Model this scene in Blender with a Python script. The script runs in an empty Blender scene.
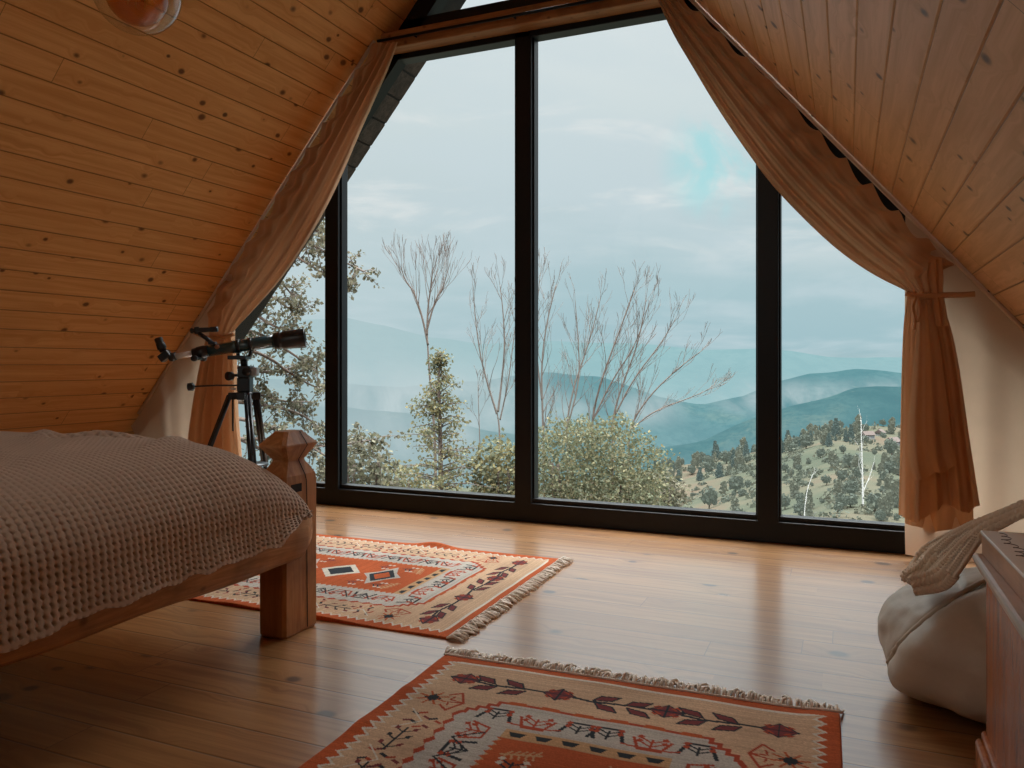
import bpy, bmesh, math, random
import numpy as np
from mathutils import Vector, Matrix, noise as mnoise

scene = bpy.context.scene
COL = scene.collection
PI = math.pi
YAW = math.radians(23.1)
CA, SA = math.cos(YAW), math.sin(YAW)
FPX, HZ = 785.0, 363.0          # focal length in pixels, horizon row (for measuring places off the photo)
EYE = 1.0


def ray(x, y):
    u = x - 512
    return (-FPX * SA + u * CA, FPX * CA + u * SA, HZ - y)


def PY(x, y, Y):
    r = ray(x, y); t = Y / r[1]
    return Vector((r[0] * t, Y, EYE + r[2] * t))


def PZ(x, y, Z):
    r = ray(x, y); t = (Z - EYE) / r[2]
    return Vector((r[0] * t, r[1] * t, Z))


def W(x, y, d):
    r = ray(x, y); t = d / FPX
    return Vector((r[0] * t, r[1] * t, EYE + r[2] * t))


# ------------------------------------------------------------------ tags
def tag(o, label=None, cat=None, group=None, kind=None):
    if label: o['label'] = label
    if cat: o['category'] = cat
    if group: o['group'] = group
    if kind: o['kind'] = kind
    return o


def empty(name, loc=(0, 0, 0), rz=0, label=None, cat=None, group=None, kind=None):
    o = bpy.data.objects.new(name, None)
    o.empty_display_size = .05
    COL.objects.link(o)
    o.location = loc
    o.rotation_euler = (0, 0, rz)
    return tag(o, label, cat, group, kind)


def copy_tree(o, parent=None):
    c = o.copy()
    COL.objects.link(c)
    if parent is not None:
        c.parent = parent
    for ch in list(o.children):
        copy_tree(ch, c)
    return c


# ------------------------------------------------------------------ mesh builder
class MB:
    def __init__(self):
        self.v = []; self.f = []; self.m = []; self.s = []; self.uv = {}

    def add(self, vs, fs, mi=0, smooth=False):
        b = len(self.v)
        self.v.extend([tuple(p) for p in vs])
        for f in fs:
            self.f.append([b + i for i in f]); self.m.append(mi); self.s.append(smooth)
        return b

    def box(self, lo, hi, mi=0, bevel=0.0, mat=None, smooth=False):
        bm = bmesh.new()
        bmesh.ops.create_cube(bm, size=1)
        sx, sy, sz = [hi[i] - lo[i] for i in range(3)]
        for v in bm.verts:
            v.co = Vector((v.co.x * sx, v.co.y * sy, v.co.z * sz))
        if bevel > 0:
            bmesh.ops.bevel(bm, geom=bm.edges[:], offset=bevel, segments=2, affect='EDGES', profile=.5)
        c = Vector([(lo[i] + hi[i]) / 2 for i in range(3)])
        for v in bm.verts:
            v.co = v.co + c
            if mat is not None:
                v.co = mat @ v.co
        bm.verts.index_update()
        self.add([v.co for v in bm.verts], [[v.index for v in f.verts] for f in bm.faces], mi, smooth)
        bm.free()
        return self

    def tube(self, pts, rad, seg=8, mi=0, smooth=True, cap=True, flat=1.0):
        pts = [Vector(p) for p in pts]
        n = len(pts)
        if not hasattr(rad, '__len__'): rad = [rad] * n
        rings = []
        up = None
        for i in range(n):
            t = (pts[min(i + 1, n - 1)] - pts[max(i - 1, 0)])
            if t.length < 1e-9: t = Vector((0, 0, 1))
            t.normalize()
            if up is None:
                a = Vector((0, 0, 1)) if abs(t.z) < .9 else Vector((1, 0, 0))
                up = (a - t * a.dot(t)).normalized()
            else:
                up = up - t * up.dot(t)
                up = up.normalized() if up.length > 1e-6 else t.orthogonal().normalized()
            b = t.cross(up)
            rings.append([pts[i] + (up * math.cos(2 * PI * k / seg) * flat + b * math.sin(2 * PI * k / seg)) * rad[i] for k in range(seg)])
        vs = [p for r in rings for p in r]
        fs = []
        for i in range(n - 1):
            for k in range(seg):
                k2 = (k + 1) % seg
                fs.append([i * seg + k, i * seg + k2, (i + 1) * seg + k2, (i + 1) * seg + k])
        if cap:
            fs.append(list(range(seg))[::-1]); fs.append([(n - 1) * seg + k for k in range(seg)])
        self.add(vs, fs, mi, smooth)
        return self

    def lathe(self, prof, seg=32, mi=0, mat=None, smooth=True):
        """prof: [(axis position, radius)] about local Z"""
        vs = []; fs = []
        n = len(prof)
        for (z, r) in prof:
            for k in range(seg):
                a = 2 * PI * k / seg
                p = Vector((r * math.cos(a), r * math.sin(a), z))
                vs.append(mat @ p if mat is not None else p)
        for i in range(n - 1):
            for k in range(seg):
                k2 = (k + 1) % seg
                fs.append([i * seg + k, i * seg + k2, (i + 1) * seg + k2, (i + 1) * seg + k])
        if prof[0][1] > 1e-5: fs.append(list(range(seg))[::-1])
        if prof[-1][1] > 1e-5: fs.append([(n - 1) * seg + k for k in range(seg)])
        self.add(vs, fs, mi, smooth)
        return self

    def grid(self, P, mi=0, smooth=True, flip=False):
        """P: rows of points"""
        nr, nc = len(P), len(P[0])
        vs = [p for r in P for p in r]
        fs = []
        for i in range(nr - 1):
            for j in range(nc - 1):
                q = [i * nc + j, i * nc + j + 1, (i + 1) * nc + j + 1, (i + 1) * nc + j]
                fs.append(q[::-1] if flip else q)
        self.add(vs, fs, mi, smooth)
        return self

    def build(self, name, mats, parent=None, loc=None):
        me = bpy.data.meshes.new(name)
        me.from_pydata(self.v, [], self.f)
        if not isinstance(mats, (list, tuple)): mats = [mats]
        for m in mats: me.materials.append(m)
        me.polygons.foreach_set('material_index', self.m)
        me.polygons.foreach_set('use_smooth', self.s)
        me.update()
        o = bpy.data.objects.new(name, me)
        COL.objects.link(o)
        if parent is not None: o.parent = parent
        if loc is not None: o.location = loc
        return o


def np_grid_object(name, P, mat, color=None, parent=None, smooth=True):
    """P: (nr,nc,3) numpy array -> quad grid mesh, optional per-vertex colour (nr,nc,3)"""
    nr, nc = P.shape[:2]
    idx = np.arange(nr * nc).reshape(nr, nc)
    F = np.stack([idx[:-1, :-1], idx[:-1, 1:], idx[1:, 1:], idx[1:, :-1]], -1).reshape(-1, 4)
    me = bpy.data.meshes.new(name)
    me.vertices.add(nr * nc)
    me.vertices.foreach_set('co', P.reshape(-1).astype(np.float32))
    nf = len(F)
    me.loops.add(nf * 4)
    me.loops.foreach_set('vertex_index', F.reshape(-1).astype(np.int32))
    me.polygons.add(nf)
    me.polygons.foreach_set('loop_start', (np.arange(nf) * 4).astype(np.int32))
    me.polygons.foreach_set('loop_total', np.full(nf, 4, np.int32))
    me.update(calc_edges=True)
    me.polygons.foreach_set('use_smooth', np.full(nf, smooth, bool))
    if color is not None:
        ca = me.color_attributes.new('Col', 'FLOAT_COLOR', 'POINT')
        c4 = np.ones((nr * nc, 4), np.float32); c4[:, :3] = color.reshape(-1, 3)
        ca.data.foreach_set('color', c4.reshape(-1))
    me.materials.append(mat)
    o = bpy.data.objects.new(name, me)
    COL.objects.link(o)
    if parent is not None: o.parent = parent
    return o


# ------------------------------------------------------------------ materials
def new_mat(name):
    m = bpy.data.materials.new(name)
    m.use_nodes = True
    nt = m.node_tree
    nt.nodes.clear()
    out = nt.nodes.new('ShaderNodeOutputMaterial')
    return m, nt, out


class NT:
    """small helper to write node graphs compactly"""
    def __init__(self, nt): self.nt = nt

    def n(self, kind, **kw):
        nd = self.nt.nodes.new(kind)
        for k, v in kw.items():
            if hasattr(nd, k): setattr(nd, k, v)
        return nd

    def set(self, sock, v):
        if hasattr(v, 'is_output') or isinstance(v, bpy.types.NodeSocket):
            self.nt.links.new(v, sock)
        else:
            sock.default_value = v

    def math(self, op, a, b=None, c=None, clamp=False):
        nd = self.n('ShaderNodeMath', operation=op, use_clamp=clamp)
        self.set(nd.inputs[0], a)
        if b is not None: self.set(nd.inputs[1], b)
        if c is not None: self.set(nd.inputs[2], c)
        return nd.outputs[0]

    def mix(self, fac, a, b, blend='MIX'):
        nd = self.n('ShaderNodeMix', data_type='RGBA', blend_type=blend)
        self.set(nd.inputs[0], fac)
        self.set(nd.inputs[6], a if not isinstance(a, tuple) else (*a, 1)[:4])
        self.set(nd.inputs[7], b if not isinstance(b, tuple) else (*b, 1)[:4])
        return nd.outputs[2]

    def smooth(self, v, lo, hi):
        nd = self.n('ShaderNodeMapRange', interpolation_type='SMOOTHSTEP')
        self.set(nd.inputs[0], v); nd.inputs[1].default_value = lo; nd.inputs[2].default_value = hi
        nd.inputs[3].default_value = 0; nd.inputs[4].default_value = 1
        return nd.outputs[0]

    def xyz(self, v):
        nd = self.n('ShaderNodeSeparateXYZ'); self.set(nd.inputs[0], v)
        return nd.outputs

    def comb(self, x, y, z):
        nd = self.n('ShaderNodeCombineXYZ')
        for i, q in enumerate((x, y, z)): self.set(nd.inputs[i], q)
        return nd.outputs[0]

    def noise(self, vec, scale=1, detail=3, rough=.5, dist=0, out=0):
        nd = self.n('ShaderNodeTexNoise')
        self.set(nd.inputs['Vector'], vec)
        nd.inputs['Scale'].default_value = scale; nd.inputs['Detail'].default_value = detail
        nd.inputs['Roughness'].default_value = rough; nd.inputs['Distortion'].default_value = dist
        return nd.outputs[out]

    def ramp(self, v, stops):
        nd = self.n('ShaderNodeValToRGB')
        cr = nd.color_ramp
        while len(cr.elements) < len(stops): cr.elements.new(.5)
        for e, (p, c) in zip(cr.elements, stops):
            e.position = p; e.color = (*c, 1) if len(c) == 3 else c
        self.set(nd.inputs[0], v)
        return nd.outputs[0]

    def white(self, v, dim='1D'):
        nd = self.n('ShaderNodeTexWhiteNoise', noise_dimensions=dim)
        if dim == '1D': self.set(nd.inputs['W'], v)
        else: self.set(nd.inputs['Vector'], v)
        return nd.outputs[0]

    def bump(self, h, strength=.3, dist=.01):
        nd = self.n('ShaderNodeBump')
        nd.inputs['Strength'].default_value = strength; nd.inputs['Distance'].default_value = dist
        self.set(nd.inputs['Height'], h)
        return nd.outputs[0]

    def principled(self, out, color, rough=.5, metal=0, normal=None, spec=.5, coat=0, coat_rough=.1, sheen=0, emis=None, estr=0):
        nd = self.n('ShaderNodeBsdfPrincipled')
        self.set(nd.inputs['Base Color'], color if not isinstance(color, tuple) else (*color, 1)[:4])
        self.set(nd.inputs['Roughness'], rough)
        nd.inputs['Metallic'].default_value = metal
        nd.inputs['Specular IOR Level'].default_value = spec
        nd.inputs['Coat Weight'].default_value = coat
        nd.inputs['Coat Roughness'].default_value = coat_rough
        nd.inputs['Coat IOR'].default_value = 1.5 if coat < 1 else 2.15
        nd.inputs['Sheen Weight'].default_value = sheen
        if normal is not None: self.set(nd.inputs['Normal'], normal)
        if emis is not None:
            self.set(nd.inputs['Emission Color'], emis if not isinstance(emis, tuple) else (*emis, 1)[:4])
            nd.inputs['Emission Strength'].default_value = estr
        if out is not None: self.nt.links.new(nd.outputs[0], out.inputs[0])
        return nd


def simple(name, color, rough=.5, metal=0, var=.12, scale=40, bump=0.0, spec=.5, coat=0, sheen=0):
    m, nt, out = new_mat(name)
    N = NT(nt)
    tc = N.n('ShaderNodeTexCoord')
    no = N.noise(tc.outputs['Object'], scale, 4, .6)
    dark = tuple(c * (1 - var) for c in color); lite = tuple(min(1, c * (1 + var)) for c in color)
    c = N.mix(no, dark, lite)
    nrm = N.bump(no, bump, .004) if bump > 0 else None
    N.principled(out, c, rough, metal, nrm, spec, coat, .1, sheen)
    return m


def planks(name, width, phase, light, dark, knot, length=2.2, rough=.4, knots=5.5, coat=0, coat_rough=.1, joint_w=.0035, groove=0.0, grain=1.0, spec=.4, seamk=.38):
    """boards along UV u (metres), stacked along UV v (metres)"""
    m, nt, out = new_mat(name)
    N = NT(nt)
    uv = N.n('ShaderNodeUVMap'); uv.uv_map = 'UVMap'
    o = N.xyz(uv.outputs[0])
    u, v = o[0], o[1]
    bv = N.math('DIVIDE', N.math('SUBTRACT', v, phase), width)
    idx = N.math('FLOOR', bv)
    fr = N.math('FRACT', bv)
    r1 = N.white(idx)
    r2 = N.white(N.math('ADD', idx, 57.3))
    lu = N.math('ADD', N.math('DIVIDE', u, length), N.math('MULTIPLY', r1, 7.3))
    seg = N.math('FLOOR', lu)
    r3 = N.white(N.comb(idx, seg, 3.1), '3D')
    us = N.math('ADD', u, N.math('MULTIPLY', r3, 31.7))
    # knots
    kv = N.n('ShaderNodeTexVoronoi', feature='F1')
    kw = N.noise(N.comb(us, v, r3), 9, 2, .5)
    N.set(kv.inputs['Vector'], N.comb(N.math('ADD', us, N.math('MULTIPLY', kw, .02)), N.math('MULTIPLY', v, 1.25), r3))
    kv.inputs['Scale'].default_value = knots
    kv.inputs['Randomness'].default_value = 1
    kd = kv.outputs['Distance']
    kr = N.xyz(kv.outputs['Color'])
    keep = N.math('GREATER_THAN', kr[0], .30)
    size = N.math('ADD', .08, N.math('MULTIPLY', kr[1], .12))
    kmask = N.math('MULTIPLY', N.smooth(N.math('DIVIDE', kd, size), 1.25, .55), keep)
    halo = N.math('MULTIPLY', N.smooth(N.math('DIVIDE', kd, size), 3.2, .6), keep)
    # grain, bending round the knots
    gv = N.math('ADD', N.math('MULTIPLY', v, 26), N.math('MULTIPLY', halo, 1.2))
    g1 = N.noise(N.comb(N.math('MULTIPLY', us, 1.1), gv, N.math('MULTIPLY', r3, 9)), 1, 5, .65, .6)
    g2 = N.noise(N.comb(N.math('MULTIPLY', us, 3), N.math('MULTIPLY', v, 130), r3), 1, 2, .5)
    base = N.mix(N.math('MULTIPLY', N.smooth(g1, .3, .72), grain), light, dark)
    base = N.mix(N.math('MULTIPLY', r3, .55), base, N.mix(.5, base, dark))
    bl = N.noise(N.comb(N.math('MULTIPLY', us, 2.2), N.math('MULTIPLY', v, 9), r3), 1, 3, .5)
    base = N.mix(N.math('MULTIPLY', N.smooth(bl, .5, .8), .45), base, dark)
    base = N.mix(N.math('MULTIPLY', N.smooth(g2, .5, .75), .22 * grain), base, dark)
    base = N.mix(N.math('MULTIPLY', halo, .35), base, dark)
    base = N.mix(N.math('MULTIPLY', kmask, .85), base, knot)
    # butt joints and seams
    e = N.math('ABSOLUTE', N.math('SUBTRACT', N.math('FRACT', lu), .5))
    jm = N.math('GREATER_THAN', e, .5 - joint_w / length / 2)
    jm = N.math('MULTIPLY', jm, N.math('GREATER_THAN', r2, .25))
    se = N.math('ABSOLUTE', N.math('SUBTRACT', fr, .5))
    sm = N.smooth(se, .5 - .0055 / width, .5 - .001 / width)
    seam = N.math('MAXIMUM', jm, sm)
    base = N.mix(N.math('MULTIPLY', seam, .8), base, tuple(c * seamk for c in dark))
    h = N.math('SUBTRACT', N.math('MULTIPLY', g1, .15), N.math('MULTIPLY', seam, 1.0))
    h = N.math('ADD', h, N.math('MULTIPLY', r3, .1))
    nrm = N.bump(h, .35, .004)
    rg = N.math('ADD', rough, N.math('MULTIPLY', g1, .08))
    p = N.principled(out, base, rg, 0, nrm, spec, coat, coat_rough)
    return m


def log_wood(name, light, dark, rough=.55, axis='Z', crack=0.0, scale=1.0):
    m, nt, out = new_mat(name)
    N = NT(nt)
    tc = N.n('ShaderNodeTexCoord')
    o = N.xyz(tc.outputs['Object'])
    s = {'X': (2, 22, 22), 'Y': (22, 2, 22), 'Z': (22, 22, 2)}[axis]
    vec = N.comb(*[N.math('MULTIPLY', o[i], s[i] * scale) for i in range(3)])
    g = N.noise(vec, 1, 5, .65, 1.2)
    b = N.noise(tc.outputs['Object'], 5 * scale, 3, .6)
    c = N.mix(N.smooth(g, .3, .7), light, dark)
    c = N.mix(N.math('MULTIPLY', N.smooth(b, .45, .75), .55), c, tuple(q * .5 for q in dark))
    k = N.n('ShaderNodeTexVoronoi'); N.set(k.inputs['Vector'], tc.outputs['Object']); k.inputs['Scale'].default_value = 7 * scale
    km = N.smooth(k.outputs['Distance'], .13, .04)
    c = N.mix(N.math('MULTIPLY', km, .6), c, tuple(q * .3 for q in dark))
    nrm = N.bump(N.math('ADD', g, b), .35, .006)
    N.principled(out, c, rough, 0, nrm, .35)
    return m


def cloth(name, color, trans=.3, rough=.85, weave=900, var=.1):
    m, nt, out = new_mat(name)
    N = NT(nt)
    tc = N.n('ShaderNodeTexCoord')
    no = N.noise(tc.outputs['Object'], 6, 4, .6)
    fine = N.noise(tc.outputs['Object'], weave, 1, .5)
    c = N.mix(no, tuple(q * (1 - var) for q in color), tuple(min(1, q * (1 + var)) for q in color))
    c = N.mix(N.math('MULTIPLY', fine, .12), c, tuple(q * .6 for q in color))
    p = N.principled(None, c, rough, 0, N.bump(fine, .1, .001), .2, 0, .1, .15)
    t = N.n('ShaderNodeBsdfTranslucent'); N.set(t.inputs[0], c)
    mx = N.n('ShaderNodeMixShader'); mx.inputs[0].default_value = trans
    nt.links.new(p.outputs[0], mx.inputs[1]); nt.links.new(t.outputs[0], mx.inputs[2])
    nt.links.new(mx.outputs[0], out.inputs[0])
    return m


def attr_mat(name, rough=.9, tint=None, trans=0.0, noise_scale=0, noise_amt=.15, emis=0.0):
    m, nt, out = new_mat(name)
    N = NT(nt)
    a = N.n('ShaderNodeAttribute'); a.attribute_name = 'Col'
    c = a.outputs[0]
    if noise_scale:
        tc = N.n('ShaderNodeTexCoord')
        no = N.noise(tc.outputs['Object'], noise_scale, 3, .6)
        c = N.mix(N.math('MULTIPLY', no, noise_amt * 2), c, N.mix(1, c, (.35, .33, .3), 'MULTIPLY'))
    p = N.principled(None, c, rough, 0, None, .15, emis=c if emis else None, estr=emis)
    if trans:
        t = N.n('ShaderNodeBsdfTranslucent'); N.set(t.inputs[0], c)
        mx = N.n('ShaderNodeMixShader'); mx.inputs[0].default_value = trans
        nt.links.new(p.outputs[0], mx.inputs[1]); nt.links.new(t.outputs[0], mx.inputs[2])
        nt.links.new(mx.outputs[0], out.inputs[0])
    else:
        nt.links.new(p.outputs[0], out.inputs[0])
    return m


def pane_mat(name):
    m, nt, out = new_mat(name)
    N = NT(nt)
    fr = N.n('ShaderNodeFresnel'); fr.inputs[0].default_value = 1.35
    tr = N.n('ShaderNodeBsdfTransparent'); tr.inputs[0].default_value = (.97, .985, .98, 1)
    gl = N.n('ShaderNodeBsdfGlossy'); gl.inputs['Roughness'].default_value = .01
    mx = N.n('ShaderNodeMixShader')
    nt.links.new(N.math('MULTIPLY', fr.outputs[0], .6), mx.inputs[0])
    nt.links.new(tr.outputs[0], mx.inputs[1]); nt.links.new(gl.outputs[0], mx.inputs[2])
    nt.links.new(mx.outputs[0], out.inputs[0])
    return m


M = {}
M['ceil_l'] = planks('pine_ceiling_left', .138, .051, (.80, .43, .17), (.63, .295, .095), (.09, .03, .012), 1.9, .42, 7.0, spec=.12)
M['ceil_r'] = planks('pine_ceiling_right', .138, .084, (.76, .46, .245), (.56, .31, .14), (.07, .035, .02), 1.9, .38, 7.0, spec=.28)
M['wall'] = planks('pine_wall', .138, 0, (.70, .37, .15), (.52, .24, .08), (.09, .03, .012), 1.9, .45, 7.0, spec=.12)
M['floor'] = planks('pine_floor', .148, .06, (.47, .235, .085), (.26, .108, .034), (.04, .018, .008), 2.6, .34, 4.6, coat=1.0, coat_rough=.20, joint_w=.003, spec=.3, seamk=.45)
M['black'] = simple('black_window_metal', (.006, .006, .007), .4, 0, .2, 30, 0, .3)
M['rod'] = simple('black_rod', (.008, .008, .009), .35, .6, .2, 30)
M['glass'] = pane_mat('window_glass')
M['track'] = simple('pale_track', (.62, .46, .32), .6)
M['beam'] = log_wood('beam_wood', (.42, .20, .075), (.28, .12, .04), .45, 'X')
M['post'] = log_wood('post_wood', (.56, .26, .10), (.36, .145, .05), .5, 'Z')
M['rail'] = log_wood('rail_wood', (.62, .31, .12), (.36, .155, .05), .5, 'Y')
M['crack'] = simple('crack_dark', (.008, .005, .004), .9)
M['curtain'] = cloth('peach_curtain', (.60, .325, .165), .25)
M['liner'] = cloth('pale_curtain', (.74, .525, .365), .44)
M['blanket'] = cloth('waffle_cotton', (.60, .48, .39), .0, .95, 700)
M['mattress'] = cloth('mattress_cover', (.7, .66, .6), 0, .9)
M['knit'] = cloth('knit_wool', (.78, .65, .51), .0, .95, 500)
M['bean'] = simple('grey_beige_leather', (.52, .455, .37), .5, 0, .06, 60, .15, .4)
M['beanseam'] = simple('leather_piping', (.54, .47, .38), .55)
M['chest'] = log_wood('red_brown_varnish', (.52, .17, .05), (.34, .095, .03), .25, 'Z', scale=.6)
M['chest_edge'] = log_wood('grey_brown_edge', (.60, .40, .29), (.42, .26, .18), .25, 'Y', scale=.8)
M['boxwood'] = log_wood('box_wood', (.58, .31, .17), (.42, .20, .10), .35, 'Y', scale=.8)
M['boxtop'] = simple('white_painted_lid', (.93, .95, .95), .25, 0, .04, 25)
M['scroll'] = simple('dark_scroll_paint', (.06, .05, .05), .5)
M['rug'] = attr_mat('kilim_wool', .95, noise_scale=260, noise_amt=.18)
M['fringe'] = simple('fringe_cotton', (.80, .70, .60), .95, 0, .25, 80)
M['tele_black'] = simple('telescope_black', (.012, .014, .017), .3, 0, .2, 60, 0, .5)
M['tele_blue'] = simple('telescope_dark_teal', (.025, .065, .08), .22, 0, .15, 50, 0, .6, .4)
M['chrome'] = simple('chrome', (.78, .79, .80), .32, .45, .04, 40)
M['grey_plastic'] = simple('grey_plastic', (.30, .31, .32), .4)
M['emblem'] = simple('bronze_emblem', (.35, .16, .09), .4)
M['lens'] = simple('lens_dark', (.01, .012, .02), .06, 0, .1, 20, 0, .8)
M['brass'] = simple('brass', (.55, .36, .14), .3, 1.0, .1, 30)
M['cord'] = simple('cord_dark', (.03, .022, .018), .8)

# amber bulb and clear globe (thin shells)
def shell_glass(name, color, refl=1.0, rough=.02):
    m, nt, out = new_mat(name)
    N = NT(nt)
    lw = N.n('ShaderNodeLayerWeight'); lw.inputs[0].default_value = .5
    fac = N.math('ADD', .05, N.math('MULTIPLY', N.math('POWER', lw.outputs['Facing'], 3.5), .8 * refl))
    tr = N.n('ShaderNodeBsdfTransparent'); tr.inputs[0].default_value = (*color, 1)
    gl = N.n('ShaderNodeBsdfGlossy'); gl.inputs['Roughness'].default_value = rough
    mx = N.n('ShaderNodeMixShader')
    nt.links.new(fac, mx.inputs[0])
    nt.links.new(tr.outputs[0], mx.inputs[1]); nt.links.new(gl.outputs[0], mx.inputs[2])
    nt.links.new(mx.outputs[0], out.inputs[0])
    return m
M['clear'] = shell_glass('clear_glass', (.95, .96, .95))
M['amber'] = shell_glass('amber_glass', (.86, .56, .26), .7)

# ------------------------------------------------------------------ room
K = 1.185                    # rise of the roof slope
XR, ZR = -1.88, 4.33         # ridge
YW = 4.63                    # window plane
YB = -2.6                    # back wall
KZ = .40                     # knee wall height
def slopeX(z, side): return XR + side * (ZR - z) / K
XL, XRt = slopeX(KZ, -1), slopeX(KZ, 1)
SL = math.sqrt(1 + 1 / K / K)


def uv_set(o, fn):
    me = o.data
    uvl = me.uv_layers.new(name='UVMap')
    for lp in me.loops:
        uvl.data[lp.index].uv = fn(me.vertices[lp.vertex_index].co)


def slope(name, side, mat, phase):
    b = MB()
    w = .138
    s0 = KZ * SL
    s1 = ZR * SL
    ss = [s0]
    k = math.ceil((s0 - phase) / w)
    prof = [(s0, 0)]
    while phase + k * w < s1 - .01:
        g = phase + k * w
        prof += [(g - .0055, 0), (g - .001, .0035), (g + .001, .0035), (g + .0055, 0)]
        k += 1
    prof.append((s1, 0))
    nrm = Vector((side * K, 0, 1)).normalized()
    rows = []
    for (s, d) in prof:
        z = s / SL
        p = Vector((slopeX(z, side), 0, z)) + nrm * d
        rows.append([Vector((p.x, YB, p.z)), Vector((p.x, YW + .02, p.z))])
    b.grid(rows, smooth=False, flip=side > 0)
    # outer skin of the roof
    t = .07
    back = [[Vector((r[0].x, r[0].y, r[0].z)) + nrm * t, Vector((r[1].x, r[1].y, r[1].z)) + nrm * t] for r in (rows[0], rows[-1])]
    b.grid(back, smooth=False, flip=side < 0)
    o = b.build(name, mat)
    uv_set(o, lambda c: (c.y, c.z * SL))
    tag(o, kind='structure')
    return o


slope('ceiling_left', -1, M['ceil_l'], .051)
slope('ceiling_right', 1, M['ceil_r'], .084)


def slab(name, lo, hi, mat, uvf):
    o = MB().box(lo, hi).build(name, mat)
    uv_set(o, uvf)
    return tag(o, kind='structure')


slab('floor', (XL - .1, YB - .1, -.12), (XRt + .1, YW + .12, 0), M['floor'], lambda c: (c.x, c.y))
slab('wall_left', (XL - .1, YB, 0), (XL, YW + .02, KZ), M['wall'], lambda c: (c.y, c.z))
slab('wall_right', (XRt, YB, 0), (XRt + .1, YW + .02, KZ), M['wall'], lambda c: (c.y, c.z))

# back wall with an opening for a window (behind the camera)
wb = MB()
oz0, oz1, ox0, ox1 = .9, 2.3, -3.0, -.8
def quad(a, b, c, d): wb.add([a, b, c, d], [[0, 1, 2, 3]])
yb = YB
def P2(x, z): return (x, yb, z)
wb.add([P2(XL, 0), P2(XRt, 0), P2(XRt, KZ), P2(slopeX(oz0, 1), oz0), P2(slopeX(oz0, -1), oz0), P2(XL, KZ)], [[0, 1, 2, 3, 4, 5]])
wb.add([P2(slopeX(oz0, -1), oz0), P2(ox0, oz0), P2(ox0, oz1), P2(slopeX(oz1, -1), oz1)], [[0, 1, 2, 3]])
wb.add([P2(ox1, oz0), P2(slopeX(oz0, 1), oz0), P2(slopeX(oz1, 1), oz1), P2(ox1, oz1)], [[0, 1, 2, 3]])
wb.add([P2(slopeX(oz1, -1), oz1), P2(slopeX(oz1, 1), oz1), P2(XR, ZR)], [[0, 1, 2]])
o = wb.build('wall_back', M['wall']); uv_set(o, lambda c: (c.x, c.z)); tag(o, kind='structure')
w2 = empty('window_2', ((ox0 + ox1) / 2, YB, oz0), kind='structure')
def child(o, root):
    o.parent = root
    o.matrix_parent_inverse = Matrix.Translation(root.location).inverted() if root.rotation_euler.z == 0 else root.matrix_basis.inverted()
    return o
b = MB()
for lo, hi in (((ox0, oz0), (ox1, oz0 + .07)), ((ox0, oz1 - .07), (ox1, oz1)), ((ox0, oz0), (ox0 + .07, oz1)), ((ox1 - .07, oz0), (ox1, oz1)), ((-1.935, oz0), (-1.865, oz1))):
    b.box((lo[0], YB - .05, lo[1]), (hi[0], YB + .02, hi[1]))
child(b.build('window_frame', M['black']), w2)
child(MB().box((ox0, YB - .02, oz0), (ox1, YB - .012, oz1)).build('window_pane', M['glass']), w2)

# ---- the front window: floor rail, mullions, transom, rakes, upper triangle
w1 = empty('window_1', (XR, YW, 0), kind='structure')
FY0, FY1 = YW - .05, YW + .05
b = MB(); b.box((slopeX(.12, -1), FY0, 0), (slopeX(.12, 1), FY1, .118), bevel=.004)
b.box((slopeX(.12, -1) + .1, FY0 + .025, .118), (slopeX(.12, 1) - .1, FY1, .145), bevel=.003)
child(b.build('bottom_rail', M['black']), w1)
MX = (-4.75, -3.335, XR, -.405, .98)
for x in MX:
    zt = min(3.12, ZR - K * abs(x - XR) - .1)
    b = MB(); b.box((x - .056, FY0, .11), (x + .056, FY1, zt), bevel=.004)
    for sg in (-1, 1):
        b.box((x + sg * .061 - .006, FY0 + .03, .14), (x + sg * .061 + .006, FY1, zt), bevel=.002)
    child(b.build('mullion', M['black']), w1)
TZ0, TZ1 = 3.05, 3.40
b = MB(); b.box((slopeX(TZ0, -1), FY0, TZ0), (slopeX(TZ0, 1), FY1, 3.31), bevel=.004)
child(b.build('transom', M['black']), w1)
for side in (-1, 1):
    b = MB()
    n_in = Vector((-side * K, 0, -1)).normalized()
    a0 = Vector((slopeX(.02, side), 0, .02)); a1 = Vector((XR, 0, ZR))
    wd = .13
    q = [a0, a1, a1 + Vector((0, 0, -wd * math.sqrt(1 + K * K))), a0 + n_in * wd]
    vs = [Vector((p.x, FY0, p.z)) for p in q] + [Vector((p.x, FY1, p.z)) for p in q]
    b.add(vs, [[0, 1, 2, 3], [7, 6, 5, 4], [0, 4, 5, 1], [1, 5, 6, 2], [2, 6, 7, 3], [3, 7, 4, 0]])
    child(b.build('rake_rail', M['black']), w1)
# panes
def pane(pts):
    b = MB()
    vs = [Vector((x, YW + .012, z)) for x, z in pts]
    b.add(vs, [list(range(len(pts)))])
    child(b.build('pane', M['glass']), w1)
def zs(x): return ZR - K * abs(x - XR) - .05
edges = [slopeX(.14, -1)] + list(MX) + [slopeX(.14, 1)]
for a, c in zip(edges[:-1], edges[1:]):
    pts = [(a, .12), (c, .12)]
    xs = [c]
    for xk in (slopeX(3.1, 1), slopeX(3.1, -1)):
        if a < xk < c: xs.append(xk)
    xs.append(a)
    for x in sorted(set(xs), reverse=True): pts.append((x, max(.125, min(3.06, zs(x)))))
    pane(pts)
pane([(slopeX(3.29, -1) + .05, 3.29), (slopeX(3.29, 1) - .05, 3.29), (XR, ZR - .06)])

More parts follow.
